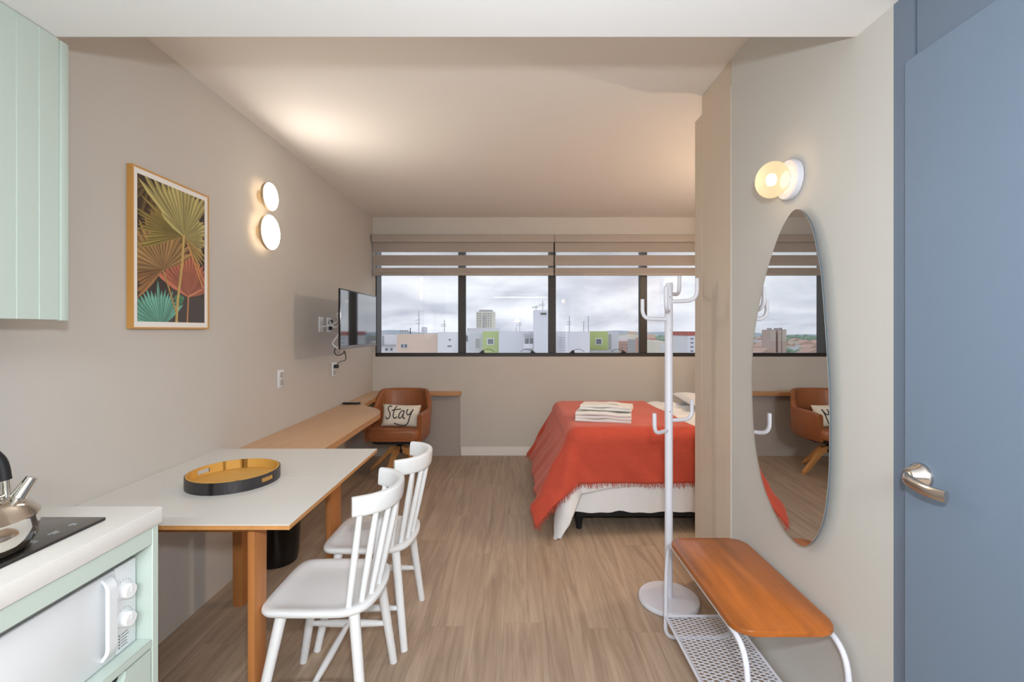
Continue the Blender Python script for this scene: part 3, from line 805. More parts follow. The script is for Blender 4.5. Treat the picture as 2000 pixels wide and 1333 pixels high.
def pblade(c, ang, l, w, col, r0=0.0, droop=0.0):
    d = (math.cos(ang), math.sin(ang)/AS); n = (-math.sin(ang), math.cos(ang)/AS)
    def q(s, k, dz=0): return (c[0] + d[0]*s*l + n[0]*k*w, c[1] + d[1]*s*l + n[1]*k*w - droop*s*s/AS)
    v = random.uniform(0.78, 1.18)
    c1 = tuple(min(1, x*v) for x in col[:3]) + (1,); c2_ = tuple(x*v*0.62 for x in col[:3]) + (1,); c3 = tuple(min(1, x*v*1.35+0.01) for x in col[:3]) + (1,)
    ppoly([q(r0, -0.12), q(0.45, -0.5), q(0.8, -0.45), q(1, 0), q(0.5, 0), q(r0, 0)], c2_)
    ppoly([q(r0, 0), q(0.5, 0), q(1, 0), q(0.8, 0.45), q(0.45, 0.5), q(r0, 0.12)], c1)
    ppoly([q(r0, -0.02), q(0.95, -0.035), q(0.97, 0.02), q(r0, 0.03)], c3)
def pline(pts, w, col):
    for (a, b) in zip(pts[:-1], pts[1:]):
        dx_, dy_ = b[0]-a[0], (b[1]-a[1])*AS; l = math.hypot(dx_, dy_); nx, ny = -dy_/l*w/2, dx_/l*w/2/AS
        ppoly([(a[0]-nx, a[1]-ny), (b[0]-nx, b[1]-ny), (b[0]+nx, b[1]+ny), (a[0]+nx, a[1]+ny)], col)
        ppoly([(a[0], a[1]), (b[0], b[1]), (b[0]+nx, b[1]+ny), (a[0]+nx, a[1]+ny)], tuple(min(1, x*1.3) for x in col[:3]) + (1,))
ppoly([(0, 0), (1, 0), (1, 1), (0, 1)], rgb(58, 47, 42))
ppoly([(0.4, 0), (1, 0), (1, 0.20), (0.45, 0.30)], rgb(72, 64, 60)); ppoly([(0, 0.7), (0.3, 0.75), (0.35, 1), (0, 1)], rgb(62, 46, 36))
for k in range(12): pblade((0.05+0.02*k, 0.95), PI*(0.8+0.12*k), random.uniform(.2, .4), 0.05, rgb(104, 84, 50))
for k in range(19): pblade((0.72, 0.20), math.radians(20+ k*7.4), random.uniform(0.46, 0.62), 0.078, rgb(188, 112, 86), 0.02)   # coral leaf
for k in range(20): pblade((0.30, -0.04), math.radians(38 + k*7.0), random.uniform(0.38, 0.52), 0.044, rgb(112, 178, 158), 0.03)  # teal leaf
for k in range(6): pblade((0.58, 0.12), math.radians(60+k*12), 0.14, 0.04, rgb(90, 150, 110))
for k in range(19): pblade((0.335, 0.378), math.radians(28 + k*9.6), random.uniform(0.50, 0.66), 0.070, rgb(168, 132, 84), 0.02) # bronze leaf
for k in range(5): pblade((0.335, 0.378), math.radians(196 + k*7), random.uniform(0.38, 0.5), 0.05, rgb(150, 108, 66), 0.02)
pline([(0.335, 0.378), (0.42, 0.25), (0.53, 0.07), (0.55, 0)], 0.022, rgb(160, 128, 76))
pline([(0.80, 0.55), (0.92, 0.40), (1.0, 0.33)], 0.022, rgb(196, 130, 80))
for k in range(16): pblade((0.645, 0.66), math.radians(150 + k*3.4), random.uniform(0.5, 0.75), 0.036, rgb(150, 132, 72), 0.02)
for k in range(25): pblade((0.645, 0.66), math.radians(-22 + k*7.2), random.uniform(0.60, 0.86) if 9 < k < 24 else random.uniform(.32, .46), 0.070, rgb(184, 172, 112), 0.02)  # olive leaf
for k in range(4): pblade((0.66, 0.65), math.radians(-50 + k*8), 0.42, 0.04, rgb(168, 140, 82), 0.02)
pline([(0.645, 0.67), (0.62, 0.45), (0.55, 0.16), (0.53, 0.0)], 0.036, rgb(178, 152, 92))
pline([(0.70, 0.62), (0.86, 0.42), (0.97, 0.28)], 0.020, rgb(190, 140, 86))
pline([(0.72, 0.20), (0.70, 0.0)], 0.024, rgb(176, 122, 84)); pline([(0.72, 0.20), (0.95, 0.27)], 0.02, rgb(190, 130, 90))
finish('print', bm, M_PRINT, t, smooth=0)

# pair of round backlit sconces on the left wall
def disc_sconce(z, r, label):
    c = Vector((XL, 2.775, z))
    t = thing('disc_sconce', label, 'wall lamp', c, 'round disc sconces on the left wall')
    bm = NB(); lathe(bm, [(r*0.45, 0.001), (r*0.45, 0.042)], c, 'X', 28); finish('mount', bm, M_SCONCE_BODY, t)
    bm = NB(); lathe(bm, [(r*0.80, 0.0422), (r*0.92, 0.0422), (r*0.92, 0.0432), (r*0.80, 0.0432)], c, 'X', 40, caps=False); finish('backlight_ring', bm, M_GLOWRING, t)
    bm = NB(); lathe(bm, [(r*0.93, 0.0435), (r*0.99, 0.045), (r*1.0, 0.049), (r*1.0, 0.064)], c, 'X', 48); finish('body', bm, M_SCONCE_BODY, t)
    bm = NB(); lathe(bm, [(r*0.985, 0.0641), (r*0.975, 0.067), (r*0.93, 0.070), (r*0.5, 0.072), (0.002, 0.073)], c, 'X', 48); finish('diffuser', bm, M_DIFFUSER, t)
disc_sconce(2.183, 0.083, 'upper, smaller of the two glowing round sconces on the left wall')
disc_sconce(1.965, 0.105, 'lower, larger of the two glowing round sconces on the left wall')

# frosted globe lamp on a white disc
def globe_lamp(c, label, power, col=(1.0, 0.76, 0.50)):
    c = Vector(c)
    t = thing('globe_lamp', label, 'wall lamp', c, None)
    bm = NB(); lathe(bm, [(0.066, 0), (0.070, 0.003), (0.070, 0.018), (0.066, 0.022)], c, '-X', 44); finish('base', bm, M_WHITE_MET, t)
    bm = NB(); lathe(bm, [(0.030, 0.022), (0.030, 0.026)], c, '-X', 28); finish('neck', bm, M_WHITE_MET, t)
    R_ = 0.063; prof = []
    for i in range(21):
        a = PI*(i/20); prof.append((max(0.001, R_*math.sin(a)), 0.019 + 0.052*(1-math.cos(a))))
    bm = NB(); lathe(bm, prof, c, '-X', 40); finish('globe', bm, M_GLOBE, t)
    bm = NB(); bc_ = c - Vector((0.074, 0, 0))
    lathe(bm, [(0.002, -0.022), (0.012, -0.018), (0.017, -0.006), (0.017, 0.006), (0.012, 0.018), (0.002, 0.022)], bc_, 'Z', 20); finish('bulb', bm, M_BULB, t)
    l = point('globe_light', (0, 0, 0), power, col, 0.03); l.parent = t; l.location = (-0.082, 0, 0)
globe_lamp((XR, 1.615, 1.903), 'frosted globe lamp on a white disc above the oval mirror', GLOBE_W)
globe_lamp((XA, 3.05, 2.08), 'frosted globe lamp on the alcove wall above the bed', BEDLAMP_W, (1.0, 0.89, 0.77))

# oval mirror
k_ = 0.957/0.943
mp = [(1.525, 1.775), (1.600, 1.735), (1.668, 1.646), (1.7125, 1.5645), (1.755, 1.46), (1.791, 1.341), (1.806, 1.22), (1.803, 1.08), (1.790, 0.96), (1.762, 0.863), (1.715, 0.772), (1.625, 0.690), (1.545, 0.660), (1.470, 0.672), (1.402, 0.763), (1.372, 0.890), (1.364, 1.02), (1.366, 1.18), (1.380, 1.347), (1.400, 1.529), (1.4166, 1.6045), (1.455, 1.715)]
mo = [(p.x*k_, CH + (p.y-CH)*k_) for p in spline([(a, b, 0) for a, b in mp], 5, True)]
cyy = sum(p[0] for p in mo)/len(mo); czz = sum(p[1] for p in mo)/len(mo)
t = thing('oval_mirror', 'frameless tall oval mirror on the pale wall above the bench', 'mirror', (0.965, cyy, 0.65))
bm = NB(); prism(bm, mo, 0.957, 0.957+0.001, 'YZ'); finish('reflective_face', bm, M_MIRROR, t, smooth=0)
bm = NB(); prism(bm, mo, 0.9582, 0.964, 'YZ'); finish('glass_edge', bm, M_MIRROREDGE, t)
bm = NB(); prism(bm, [(cyy + (a-cyy)*0.85, czz + (b-czz)*0.9) for a, b in mo], 0.9642, XR-0.001, 'YZ'); finish('backing', bm, M_DARK, t)

# coat rack
rc = Vector((0.778, 2.297, 0))
t = thing('coat_rack', 'white metal coat rack with six upturned hooks beside the wardrobe', 'coat rack', rc)
bm = NB(); lathe(bm, [(0.140, 0), (0.148, 0.004), (0.149, 0.016), (0.144, 0.024), (0.135, 0.026)], rc, n=56); finish('base', bm, M_WHITE_MET, t)
bm = NB(); lathe(bm, [(0.0195, 0.026), (0.0195, 1.604), (0.0175, 1.608)], rc, n=24); finish('pole', bm, M_WHITE_MET, t)
for z, az, ln, up in ((1.425, 182, 0.134, 0.10), (1.463, 246, 0.134, 0.112), (1.555, 48, 0.134, 0.10), (1.514, -28, 0.134, 0.11), (0.865, 222, 0.134, 0.10), (0.913, 14, 0.134, 0.10)):
    d = Vector((math.cos(math.radians(az)), math.sin(math.radians(az)), 0))
    a = rc + Vector((0, 0, z))
    bm = NB(); tube(bm, fillet([a + d*0.015, a + d*ln, a + d*ln + Vector((0, 0, up))], 0.062, 8), 0.0098, 12); finish('hook', bm, M_WHITE_MET, t)
for z in (1.372, 0.962, 1.535):
    bm = NB(); lathe(bm, [(0.004, 0.019), (0.004, 0.0205)], rc + Vector((0, -0.04, z)), 'Y', 10)
    finish('screw', bm, M_CHROME, t)

# bench with mesh shelf
bX0, bX1, bY0, bY1, bZ = 0.655, 0.968, 1.343, 1.945, 0.481
t = thing('shoe_bench', 'honey wood bench on a white tube frame with mesh shelf under the mirror', 'bench', ((bX0+bX1)/2, (bY0+bY1)/2, 0))
bm = NB(); prism(bm, rrect(bX0, bX1, bY0, bY1, 0.055, 8), bZ-0.018, bZ, bev=0.004); finish('seat', bm, M_BENCH, t)
rt = 0.0085
for xx in (bX0+0.012, bX1-0.012):
    bm = NB()
    tube(bm, fillet([(xx, bY0-0.048, 0.30), (xx, bY0-0.030, bZ-0.027), (xx, bY1+0.030, bZ-0.027), (xx, bY1+0.056, 0.30)], 0.075, 8), rt, 12)
    finish('top_tube', bm, M_WHITE_MET, t)
for yy, yo in ((bY0-0.048, -0.012), (bY1+0.056, 0.012)):
    bm = NB()
    tube(bm, fillet([(bX0+0.012, yy, 0.302), (bX0+0.012, yy+yo, rt), (bX1-0.012, yy+yo, rt), (bX1-0.012, yy, 0.302)], 0.05, 8), rt, 12)
    finish('leg', bm, M_WHITE_MET, t)
sz = 0.105; sy0, sy1 = bY0-0.06, bY1+0.066
sh = NB()
for xx in (bX0+0.012, bX1-0.012): tube(sh, [(xx, sy0, sz), (xx, sy1, sz)], 0.006, 10)
for yy in (sy0, sy1): tube(sh, [(bX0+0.012, yy, sz), (bX1-0.012, yy, sz)], 0.006, 10)
sf = finish('shelf_frame', sh, M_WHITE_MET, t)
bm = NB(); a0, a1 = bX0+0.014, bX1-0.014; n_ = 0
pitch = 0.0170; slope = 0.42
def strand(p, q):
    d = (q-p).normalized(); n = Vector((-d.y, d.x, 0))*0.0012; up_ = Vector((0, 0, 0.0012))
    v = [bm.verts.new(c) for c in (p-n-up_, p+n-up_, p+n+up_, p-n+up_, q-n-up_, q+n-up_, q+n+up_, q-n+up_)]
    for f in ((0,1,5,4),(1,2,6,5),(2,3,7,6),(3,0,4,7)): bm.faces.new([v[i] for i in f])
k = sy0 - (a1-a0)*slope
while k < sy1:
    for sg in (1, -1):
        # line y = k + sg*slope*(x-a0), shifted so both families cover the shelf
        xa, xb = a0, a1
        ya = k if sg > 0 else k + (a1-a0)*slope; yb2 = ya + sg*slope*(xb-xa)
        if max(ya, yb2) < sy0 or min(ya, yb2) > sy1: continue
        def clampp(x1_, y1_, x2_, y2_):
            if y1_ < sy0: x1_ += (sy0-y1_)*(x2_-x1_)/(y2_-y1_); y1_ = sy0
            if y1_ > sy1: x1_ += (sy1-y1_)*(x2_-x1_)/(y2_-y1_); y1_ = sy1
            return x1_, y1_
        A = clampp(xa, ya, xb, yb2); Bq = clampp(xb, yb2, xa, ya)
        strand(Vector((A[0], A[1], sz + 0.001*sg)), Vector((Bq[0], Bq[1], sz + 0.001*sg)))
    k += pitch
ms = finish('mesh_shelf', bm, M_WHITE_MET, sf, smooth=0); ms['kind'] = 'stuff'

# zebra roller blinds
def blind(x0, x1, label):
    yb1 = YB-0.012
    t = thing('roller_blind', label, 'blind', ((x0+x1)/2, yb1-0.03, 1.955), 'striped roller blinds on the window')
    finish('cassette', bx(x0-0.004, x1+0.004, YB-0.085, YB-0.001, 2.315, 2.398, 0.008, 3), mat('taupe_blind_cassette', rgb(170, 161, 153), 0.6) if 'taupe_blind_cassette' not in MATS else MATS['taupe_blind_cassette'], t)
    y_ = YB-0.05
    for z0, z1 in ((2.212, 2.316), (2.066, 2.180), (1.992, 2.042)):
        finish('opaque_band', bx(x0+0.003, x1-0.003, y_-0.001, y_+0.001, z0, z1), M_BLIND, t)
    for z0, z1 in ((2.180, 2.212), (2.042, 2.066)):
        finish('sheer_band', bx(x0+0.003, x1-0.003, y_-0.0006, y_+0.0006, z0, z1), M_SHEER, t)
    # rear layer of the fabric, half a stripe lower
    for z0, z1 in ((2.115, 2.160), (2.02, 2.04)):
        finish('rear_band', bx(x0+0.003, x1-0.003, y_+0.012, y_+0.014, z0, z1), M_BLIND, t)
    finish('bottom_rail', bx(x0+0.002, x1-0.002, y_-0.010, y_+0.012, 1.958, 1.992, 0.005, 2), MATS['taupe_blind_cassette'], t)
blind(-1.535, 0.424, 'left striped zebra blind, half lowered over the two left window panes')
blind(0.434, 2.385, 'right striped zebra blind, half lowered over the panes by the coat rack')

# television on an arm
t = tv = thing('television', 'wall television on an arm, near the window corner', 'television', (-1.215, 3.57, 1.235))
TX = -1.212
finish('back_cover', bx(TX-0.036, TX-0.012, 3.32, 3.86, 1.27, 1.60, 0.010, 2), M_BLACKG, t)
finish('bezel', bx(TX-0.012, TX, 3.18, 3.96, 1.234, 1.664, 0.003, 1), M_BLACKG, t)
finish('screen', bx(TX-0.001, TX+0.001, 3.190, 3.950, 1.258, 1.654), M_SCREEN, t)
finish('lower_trim', bx(TX-0.001, TX+0.0025, 3.183, 3.957, 1.236, 1.256, 0.001, 1), M_BEZEL, t)
bm = NB(); box(bm, XL+0.001, XL+0.02, 4.12, 4.26, 1.37, 1.53, 0.004, 1); br = finish('wall_plate', bm, M_BLACK, t)
bm = NB(); tube(bm, [(XL+0.02, 4.19, 1.45), (XL+0.13, 3.98, 1.45), (TX-0.05, 3.68, 1.45)], 0.014, 10); box(bm, TX-0.06, TX-0.036, 3.60, 3.76, 1.37, 1.53, 0.003, 1)
finish('arm', bm, M_BLACK, t)

tv.rotation_euler = (0, 0, math.radians(-1.2))
# wall plates and cables
def outlet(name, y, z, label, cat, mode):
    t = thing(name, label, cat, (XL, y, z-0.06))
    finish('cover_plate', bx(XL, XL+0.009, y-0.038, y+0.038, z-0.060, z+0.060, 0.003, 2), M_WHITE_PLA, t)
    if mode == 'switch':
        for k in (-1, 1): finish('rocker', bx(XL+0.009, XL+0.013, y-0.018, y+0.018, z+k*0.024-0.018, z+k*0.024+0.018, 0.002, 1), MATS.get('grey_switch_plastic') or mat('grey_switch_plastic', rgb(176, 172, 170), 0.4), t)
    elif mode == 'plug':
        finish('socket', bx(XL+0.009, XL+0.011, y-0.022, y+0.022, z-0.045, z-0.008, 0.001, 1), MATS['grey_switch_plastic'], t)
        finish('plug', bx(XL+0.009, XL+0.042, y-0.016, y+0.020, z+0.010, z+0.040, 0.005, 2), M_BLACK, t)
    else:
        for k in (-1, 1): finish('socket', bx(XL+0.009, XL+0.012 + (0.02 if mode == 'dark' else 0), y-0.016, y+0.016, z+k*0.028-0.014, z+k*0.028+0.014, 0.002, 1), M_BLACK if mode == 'dark' else M_WHITE_PLA, t)
outlet('light_switch', 3.009, 1.048, 'white double switch plate on the left wall above the desk', 'switch', 'switch')
outlet('power_outlet', 3.636, 1.415, 'blank white socket plate behind the television, nearer to the camera', 'outlet', 'white')
outlet('power_outlet', 3.79, 1.412, 'white socket plate with dark plugs behind the television', 'outlet', 'dark')
outlet('power_outlet', 3.893, 1.034, 'white socket plate with a black plug below the television', 'outlet', 'plug')
def cable(pts, r, m, label, name='cable'):
    bm = NB(); tube(bm, spline(pts, 7), r, 8); tag(finish(name, bm, m), label, 'cable')
wa = XL+0.03
cable([(wa-0.016, 3.64, 1.395), (wa+0.03, 3.70, 1.41), (wa+0.05, 3.79, 1.445)], 0.0055, M_WHITE_PLA, 'short white cable linking the two plates behind the television')
def wp(px, py, X): Y = X*F/(px-1005); return (X, Y, CH-(py-645)*Y/F)
cable([wp(644, 627, -1.52), wp(648, 636, -1.47), wp(656, 640, -1.42), wp(663, 634, -1.36), wp(664, 628, -1.33), wp(659, 620, -1.33), wp(659, 614, -1.31), wp(664, 612.5, -1.262)], 0.0062, M_WHITE_PLA, 'white cable curling in an S from the plate to the television')
cable([wp(665, 648, -1.262), wp(658, 659, -1.31), wp(650, 671, -1.36), wp(656, 678, -1.34), wp(661, 680, -1.30), wp(664, 664, -1.28), wp(665, 652, -1.268)], 0.006, M_WHITE_PLA, 'white cable looping below behind the television')
cable([wp(657, 678, -1.36), wp(653, 687, -1.36), wp(657, 694, -1.33), wp(664, 694, -1.29), wp(671, 690, -1.25), wp(672, 686, -1.235), wp(675, 694, -1.24), wp(675, 703, -1.27), wp(668, 706, -1.36), wp(662, 708, -1.45), wp(659.5, 713, -1.505)], 0.0035, M_BLACK, 'thin black power cord hanging from the television to the low socket')

# remote
rm = thing('remote_control', 'black remote control lying on the oak desk by the wall', 'remote control', (-1.455, 4.08, DZ))
bm = NB(); box(bm, -1.535, -1.385, 4.055, 4.10, DZ+0.0005, DZ+0.018, 0.005, 2); finish('body', bm, M_BLACK, rm)
bm = NB()
for i in range(7):
    for j in range(3): box(bm, -1.525+i*0.018, -1.515+i*0.018, 4.061+j*0.012, 4.069+j*0.012, DZ+0.018, DZ+0.0195)
finish('buttons', bm, MATS['grey_switch_plastic'], rm)

# tan swivel armchair
ac = Vector((-1.105, 4.37, 0))
t = thing('swivel_armchair', 'tan leather tub armchair on four wooden legs in the corner', 'armchair', ac)
def A(x, y, z): return ac + Vector((x, y, z))
# tub shell: section lofted along a U
path = spline([(0.265, -0.25, 0), (0.292, -0.08, 0), (0.290, 0.07, 0), (0.262, 0.185, 0), (0.17, 0.262, 0), (0, 0.285, 0), (-0.17, 0.262, 0), (-0.262, 0.185, 0), (-0.290, 0.07, 0), (-0.292, -0.08, 0), (-0.265, -0.25, 0)], 6)
bm = NB(); rings = []; npt = len(path)
for i, p in enumerate(path):
    q = (path[min(i+1, npt-1)] - path[max(i-1, 0)]).normalized(); nrm = Vector((q.y, -q.x, 0))
    if nrm.dot(Vector((p.x, p.y, 0))) < 0: nrm = -nrm
    u = abs(i/(npt-1)*2-1)                     # 0 at the back, 1 at the arm fronts
    k = min(1, max(0, (0.60-u)/0.22)); k = k*k*(3-2*k)
    top = 0.620 + k*0.160 - max(0, u-0.85)*0.10
    th = 0.024; lo = 0.345 + max(0, 0)*0
    sec = []
    prof = [(-th, lo+0.02), (-th, lo + (top-lo)*0.5), (-th, top-0.025), (-th*0.7, top-0.006), (0, top), (th*0.7, top-0.006), (th, top-0.025), (th, lo+(top-lo)*0.5), (th*0.9, lo+0.03), (0.1*th, lo)]
    for o_, z in prof:
        hgt = (z-lo)
        lean = -0.02 + 0.13*hgt*(1-k)*0.35 + k*(hgt-0.2)*0.06
        tap = 1 - k*max(0, z-0.60)*0.55
        sec.append(bm.verts.new(A((p.x*0.96 + nrm.x*(o_ + lean))*tap, p.y + nrm.y*(o_ + lean) + k*0.05*max(0, z-0.45), z)))
    rings.append(sec)
ns = len(rings[0])
for i in range(npt-1):
    for j in range(ns): bm.faces.new((rings[i][j], rings[i][(j+1) % ns], rings[i+1][(j+1) % ns], rings[i+1][j]))
bm.faces.new(rings[0]); bm.faces.new(list(reversed(rings[-1]))); bmesh.ops.recalc_face_normals(bm, faces=bm.faces)
finish('shell', bm, M_TAN, t, smooth=60)
bm = NB(); prism(bm, rrect(ac.x-0.25, ac.x+0.25, ac.y-0.285, ac.y+0.245, 0.06), 0.365, 0.470, bev=0.030); finish('seat_cushion', bm, M_TAN, t, smooth=60)
bm = NB(); prism(bm, rrect(ac.x-0.22, ac.x+0.22, ac.y-0.22, ac.y+0.22, 0.08), 0.325, 0.356, bev=0.01); finish('seat_pan', bm, M_DARK, t)
bm = NB(); lathe(bm, [(0.055, 0.326), (0.055, 0.310), (0.024, 0.305), (0.024, 0.235), (0.045, 0.230), (0.045, 0.20), (0.02, 0.195)], ac, n=24); bmesh.ops.recalc_face_normals(bm, faces=bm.faces); finish('swivel_column', bm, M_DARK, t)
for az in (-12, 78, 168, 258):
    d = Vector((math.cos(math.radians(az)), math.sin(math.radians(az)), 0)); n = Vector((-d.y, d.x, 0)); bm = NB(); rings = []
    for s, zt, hb, wv in ((0.03, 0.262, 0.060, 0.020), (0.09, 0.245, 0.060, 0.020), (0.20, 0.125, 0.050, 0.018), (0.292, 0.030, 0.030, 0.015)):
        p = ac + d*s
        rings.append([bm.verts.new(p + n*a + Vector((0, 0, z))) for a, z in ((-wv, zt-hb), (wv, zt-hb), (wv, zt), (-wv, zt))])
    for i in range(3):
        for j in range(4): bm.faces.new((rings[i][j], rings[i][(j+1) % 4], rings[i+1][(j+1) % 4], rings[i+1][j]))
    bm.faces.new(rings[0]); bm.faces.new(list(reversed(rings[-1]))); bmesh.ops.recalc_face_normals(bm, faces=bm.faces)
    finish('leg', bm, M_CHAIRLEG, t, smooth=30)

# lettered cushion
pw, ph, pt = 0.362, 0.210, 0.10
mtx = Matrix.Translation((-1.063, 4.265, 0.566)) @ Matrix.Rotation(math.radians(2), 4, 'Y') @ Matrix.Rotation(PI/2 - math.radians(14), 4, 'X')
t = thing('throw_cushion', 'small natural linen cushion lettered Stay on the tan armchair', 'cushion', mtx.translation - Vector((0, 0, 0.105)))
finish('cover', pillow_bm(pw, ph, pt, mtx), M_CUSHION, t, smooth=80)
def cpt(cx, cy, lift=0.0025):
    a = ((cx-957)/257.0); b = ((484-cy)/146.0); a = max(-.93, min(.93, a)); b = max(-.93, min(.93, b))
    z = pt/2*math.sqrt(1-a**4)*math.sqrt(1-b**4)
    return mtx @ Vector((a*pw/2*(1-0.06*(1-b*b)*abs(a)), b*ph/2*(1-0.06*(1-a*a)*abs(b)), z + 0.0003))
strokes = [[(838, 372), (815, 362), (795, 378), (790, 408), (806, 436), (822, 468), (820, 505), (798, 532), (775, 528), (764, 506)],
           [(905, 362), (888, 385), (872, 440), (868, 488), (882, 520), (905, 518), (922, 500)], [(842, 422), (890, 410), (965, 398)],
           [(1008, 424), (985, 420), (958, 448), (944, 490), (952, 520), (975, 512), (1000, 465), (1012, 424)], [(1010, 428), (1000, 480), (1008, 520), (1028, 514)],
           [(1058, 398), (1046, 430), (1052, 466), (1076, 470), (1105, 440), (1128, 398)], [(1128, 398), (1104, 460), (1084, 530), (1068, 580), (1036, 608), (985, 612), (930, 602), (888, 588)]]
bm = NB()
for s in strokes:
    tube(bm, [cpt(p.x, p.y) for p in spline([(a, b, 0) for a, b in s], 5)], 0.0050, 8)
finish('lettering', bm, M_INK, t)

# folded towels on the throw
def towel(c, w, d, h, rot, label, folds):
    c = Vector(c); R_ = Matrix.Rotation(rot, 4, 'Z')
    t = thing('folded_towel', label, 'towel', c, 'folded towels on the bed')
    lay = h/folds
    for k in range(folds):
        bm = NB(); prism(bm, rrect(-d/2 + 0.004*random.random(), d/2, k*lay+0.0006, (k+1)*lay, lay*0.46, 5), -w/2 + 0.006*random.random(), w/2 - 0.004*random.random(), 'YZ')
        bmesh.ops.subdivide_edges(bm, edges=[e for e in bm.edges if abs(e.verts[0].co.x-e.verts[1].co.x) > 0.1], cuts=8)
        for v in bm.verts:
            v.co.z += 0.004*math.sin(v.co.x*19 + k)*(1 if v.co.z > 0.01 else 0) + 0.002*math.sin(v.co.x*43)*(1 if v.co.z > 0.01 else 0); v.co.y += 0.005*math.sin(v.co.x*11 + 2*k)
            v.co = c + (R_ @ v.co)
        finish('fold', bm, M_TOWEL, t, smooth=50)
    return t, R_
tw1 = towel((0.66, 3.37, TH+0.0035), 0.40, 0.23, 0.072, math.radians(-15), 'lower folded white towel lying on the coral throw', 3)
t2, R2 = towel((0.685, 3.385, TH+0.083), 0.37, 0.19, 0.038, math.radians(-19), 'upper folded white towel on top of the other towel', 2)
bm = NB()
base = Vector((0.685, 3.385, TH+0.083))
for k in range(5):
    tube(bm, [base + (R2 @ Vector((0.03 + k*0.012 + 0.004*math.cos(a), -0.055 + 0.006*math.sin(a), 0.0435))) for a in [2*PI*j/8 for j in range(9)]], 0.0012, 5)
finish('embroidery', bm, M_GREYPRINT, t2)

# pillows at the head of the bed
def bed_pillow(c, rotz, label):
    mt = Matrix.Translation(c) @ Matrix.Rotation(rotz, 4, 'Z') @ Matrix.Rotation(math.radians(4), 4, 'Y')
    o = finish('bed_pillow', pillow_bm(0.46, 0.62, 0.085, mt, 16), M_LINEN, smooth=80); tag(o, label, 'pillow', 'white pillows at the head of the bed')
bed_pillow((1.69, 4.0, 0.748), math.radians(-4), 'white pillow on the far side of the bed head')
bed_pillow((2.02, 3.40, 0.750), math.radians(3), 'white pillow on the near side of the bed head, behind the wardrobe')

# ceiling fixtures (seen only as reflections in the window)
def fixture(x, y, sx, sy, label):
    t = thing('ceiling_lamp', label, 'ceiling lamp', (x, y, ZS))
    bm = NB(); w = 0.02
    for a in ((x-sx/2-w, x+sx/2+w, y-sy/2-w, y-sy/2), (x-sx/2-w, x+sx/2+w, y+sy/2, y+sy/2+w), (x-sx/2-w, x-sx/2, y-sy/2, y+sy/2), (x+sx/2, x+sx/2+w, y-sy/2, y+sy/2)): box(bm, *a, ZS-0.03, ZS-0.0005)
    finish('frame', bm, M_WHITE_MET, t)
    finish('back_plate', bx(x-sx/2, x+sx/2, y-sy/2, y+sy/2, ZS-0.012, ZS-0.0005), M_WHITE_MET, t)
fixture(0.15, -1.28, 1.3, 0.14, 'long linear ceiling lamp over the kitchen aisle')

# ================================================================== CITY OUTSIDE
GZ = -28.0
def ground_mat():
    m = bpy.data.materials.new('distant_ground'); m.use_nodes = True; nt = m.node_tree; b = nt.nodes['Principled BSDF']
    tc = nt.nodes.new('ShaderNodeTexCoord'); n = nt.nodes.new('ShaderNodeTexNoise'); n.inputs['Scale'].default_value = 0.02; n.inputs['Detail'].default_value = 6
    nt.links.new(tc.outputs['Object'], n.inputs['Vector']); cr = nt.nodes.new('ShaderNodeValToRGB'); nt.links.new(n.outputs[0], cr.inputs[0])
    e = cr.color_ramp.elements; e[0].position = 0.42; e[0].color = rgb(140, 160, 138); e[1].position = 0.6; e[1].color = rgb(204, 198, 190)
    nt.links.new(cr.outputs[0], b.inputs['Base Color']); b.inputs['Roughness'].default_value = 1; return m
bm = NB(); box(bm, -2600, 1500, 20, 2600, GZ-1, GZ); tag(finish('ground', bm, ground_mat(), smooth=0), 'green and built-up ground stretching to the horizon', 'ground', kind='structure')
MB = {k: mat('render_' + k, c, 0.85, spec=0.2) for k, c in dict(white=rgb(232, 232, 238), cool=rgb(212, 214, 224), cream=rgb(232, 226, 212), peach=rgb(226, 202, 186), lime=rgb(180, 197, 132), brick=rgb(204, 164, 152), pink=rgb(214, 182, 196), grey=rgb(178, 178, 184), brown=rgb(206, 182, 174), red=rgb(186, 110, 104), roof=rgb(206, 172, 160), mauve=rgb(176, 168, 180)).items()}  # brown and roof tones are lightened to paint in distance haze
M_WIN = mat('distant_glazing', rgb(104, 112, 122), 0.3)
def building(label, px0, px1, py, Y, depth, m, wins=(), win_m=None, name='building', extra=None, zb=GZ):
    a = at(px0, py, Y); b = at(px1, py, Y)
    t = thing(name, label, 'building', ((a.x+b.x)/2, Y+depth/2, zb))
    finish('walls', bx(a.x, b.x, Y, Y+depth, zb, a.z), m, t, smooth=0)
    for w0, w1, h0, h1 in wins:
        p = at(w0, h0, Y-0.05); q = at(w1, h1, Y-0.05)
        f = finish('window', bx(p.x, q.x, Y-0.08, Y, q.z, p.z), MB['white'], t, smooth=0)
        ins = min(0.12, (q.x-p.x)*0.12)
        finish('glazing', bx(p.x+ins, q.x-ins, Y-0.12, Y-0.08, q.z+ins, p.z-ins), win_m or M_WIN, f, smooth=0)
    if extra: extra(t, a, b)
    return t
def mast(t, px, y0, y1, Y, arms=True):
    p = at(px, y0, Y); q = at(px, y1, Y); bm = NB(); tube(bm, [p, q], 0.05*Y/60, 6)
    if arms:
        for k in (0.45, 0.6): z = q.z + (p.z-q.z)*k; tube(bm, [(p.x-0.45, Y, z), (p.x+0.25, Y, z+0.08)], 0.03, 5)
    finish('antenna', bm, MB['grey'], t)
Y = 60
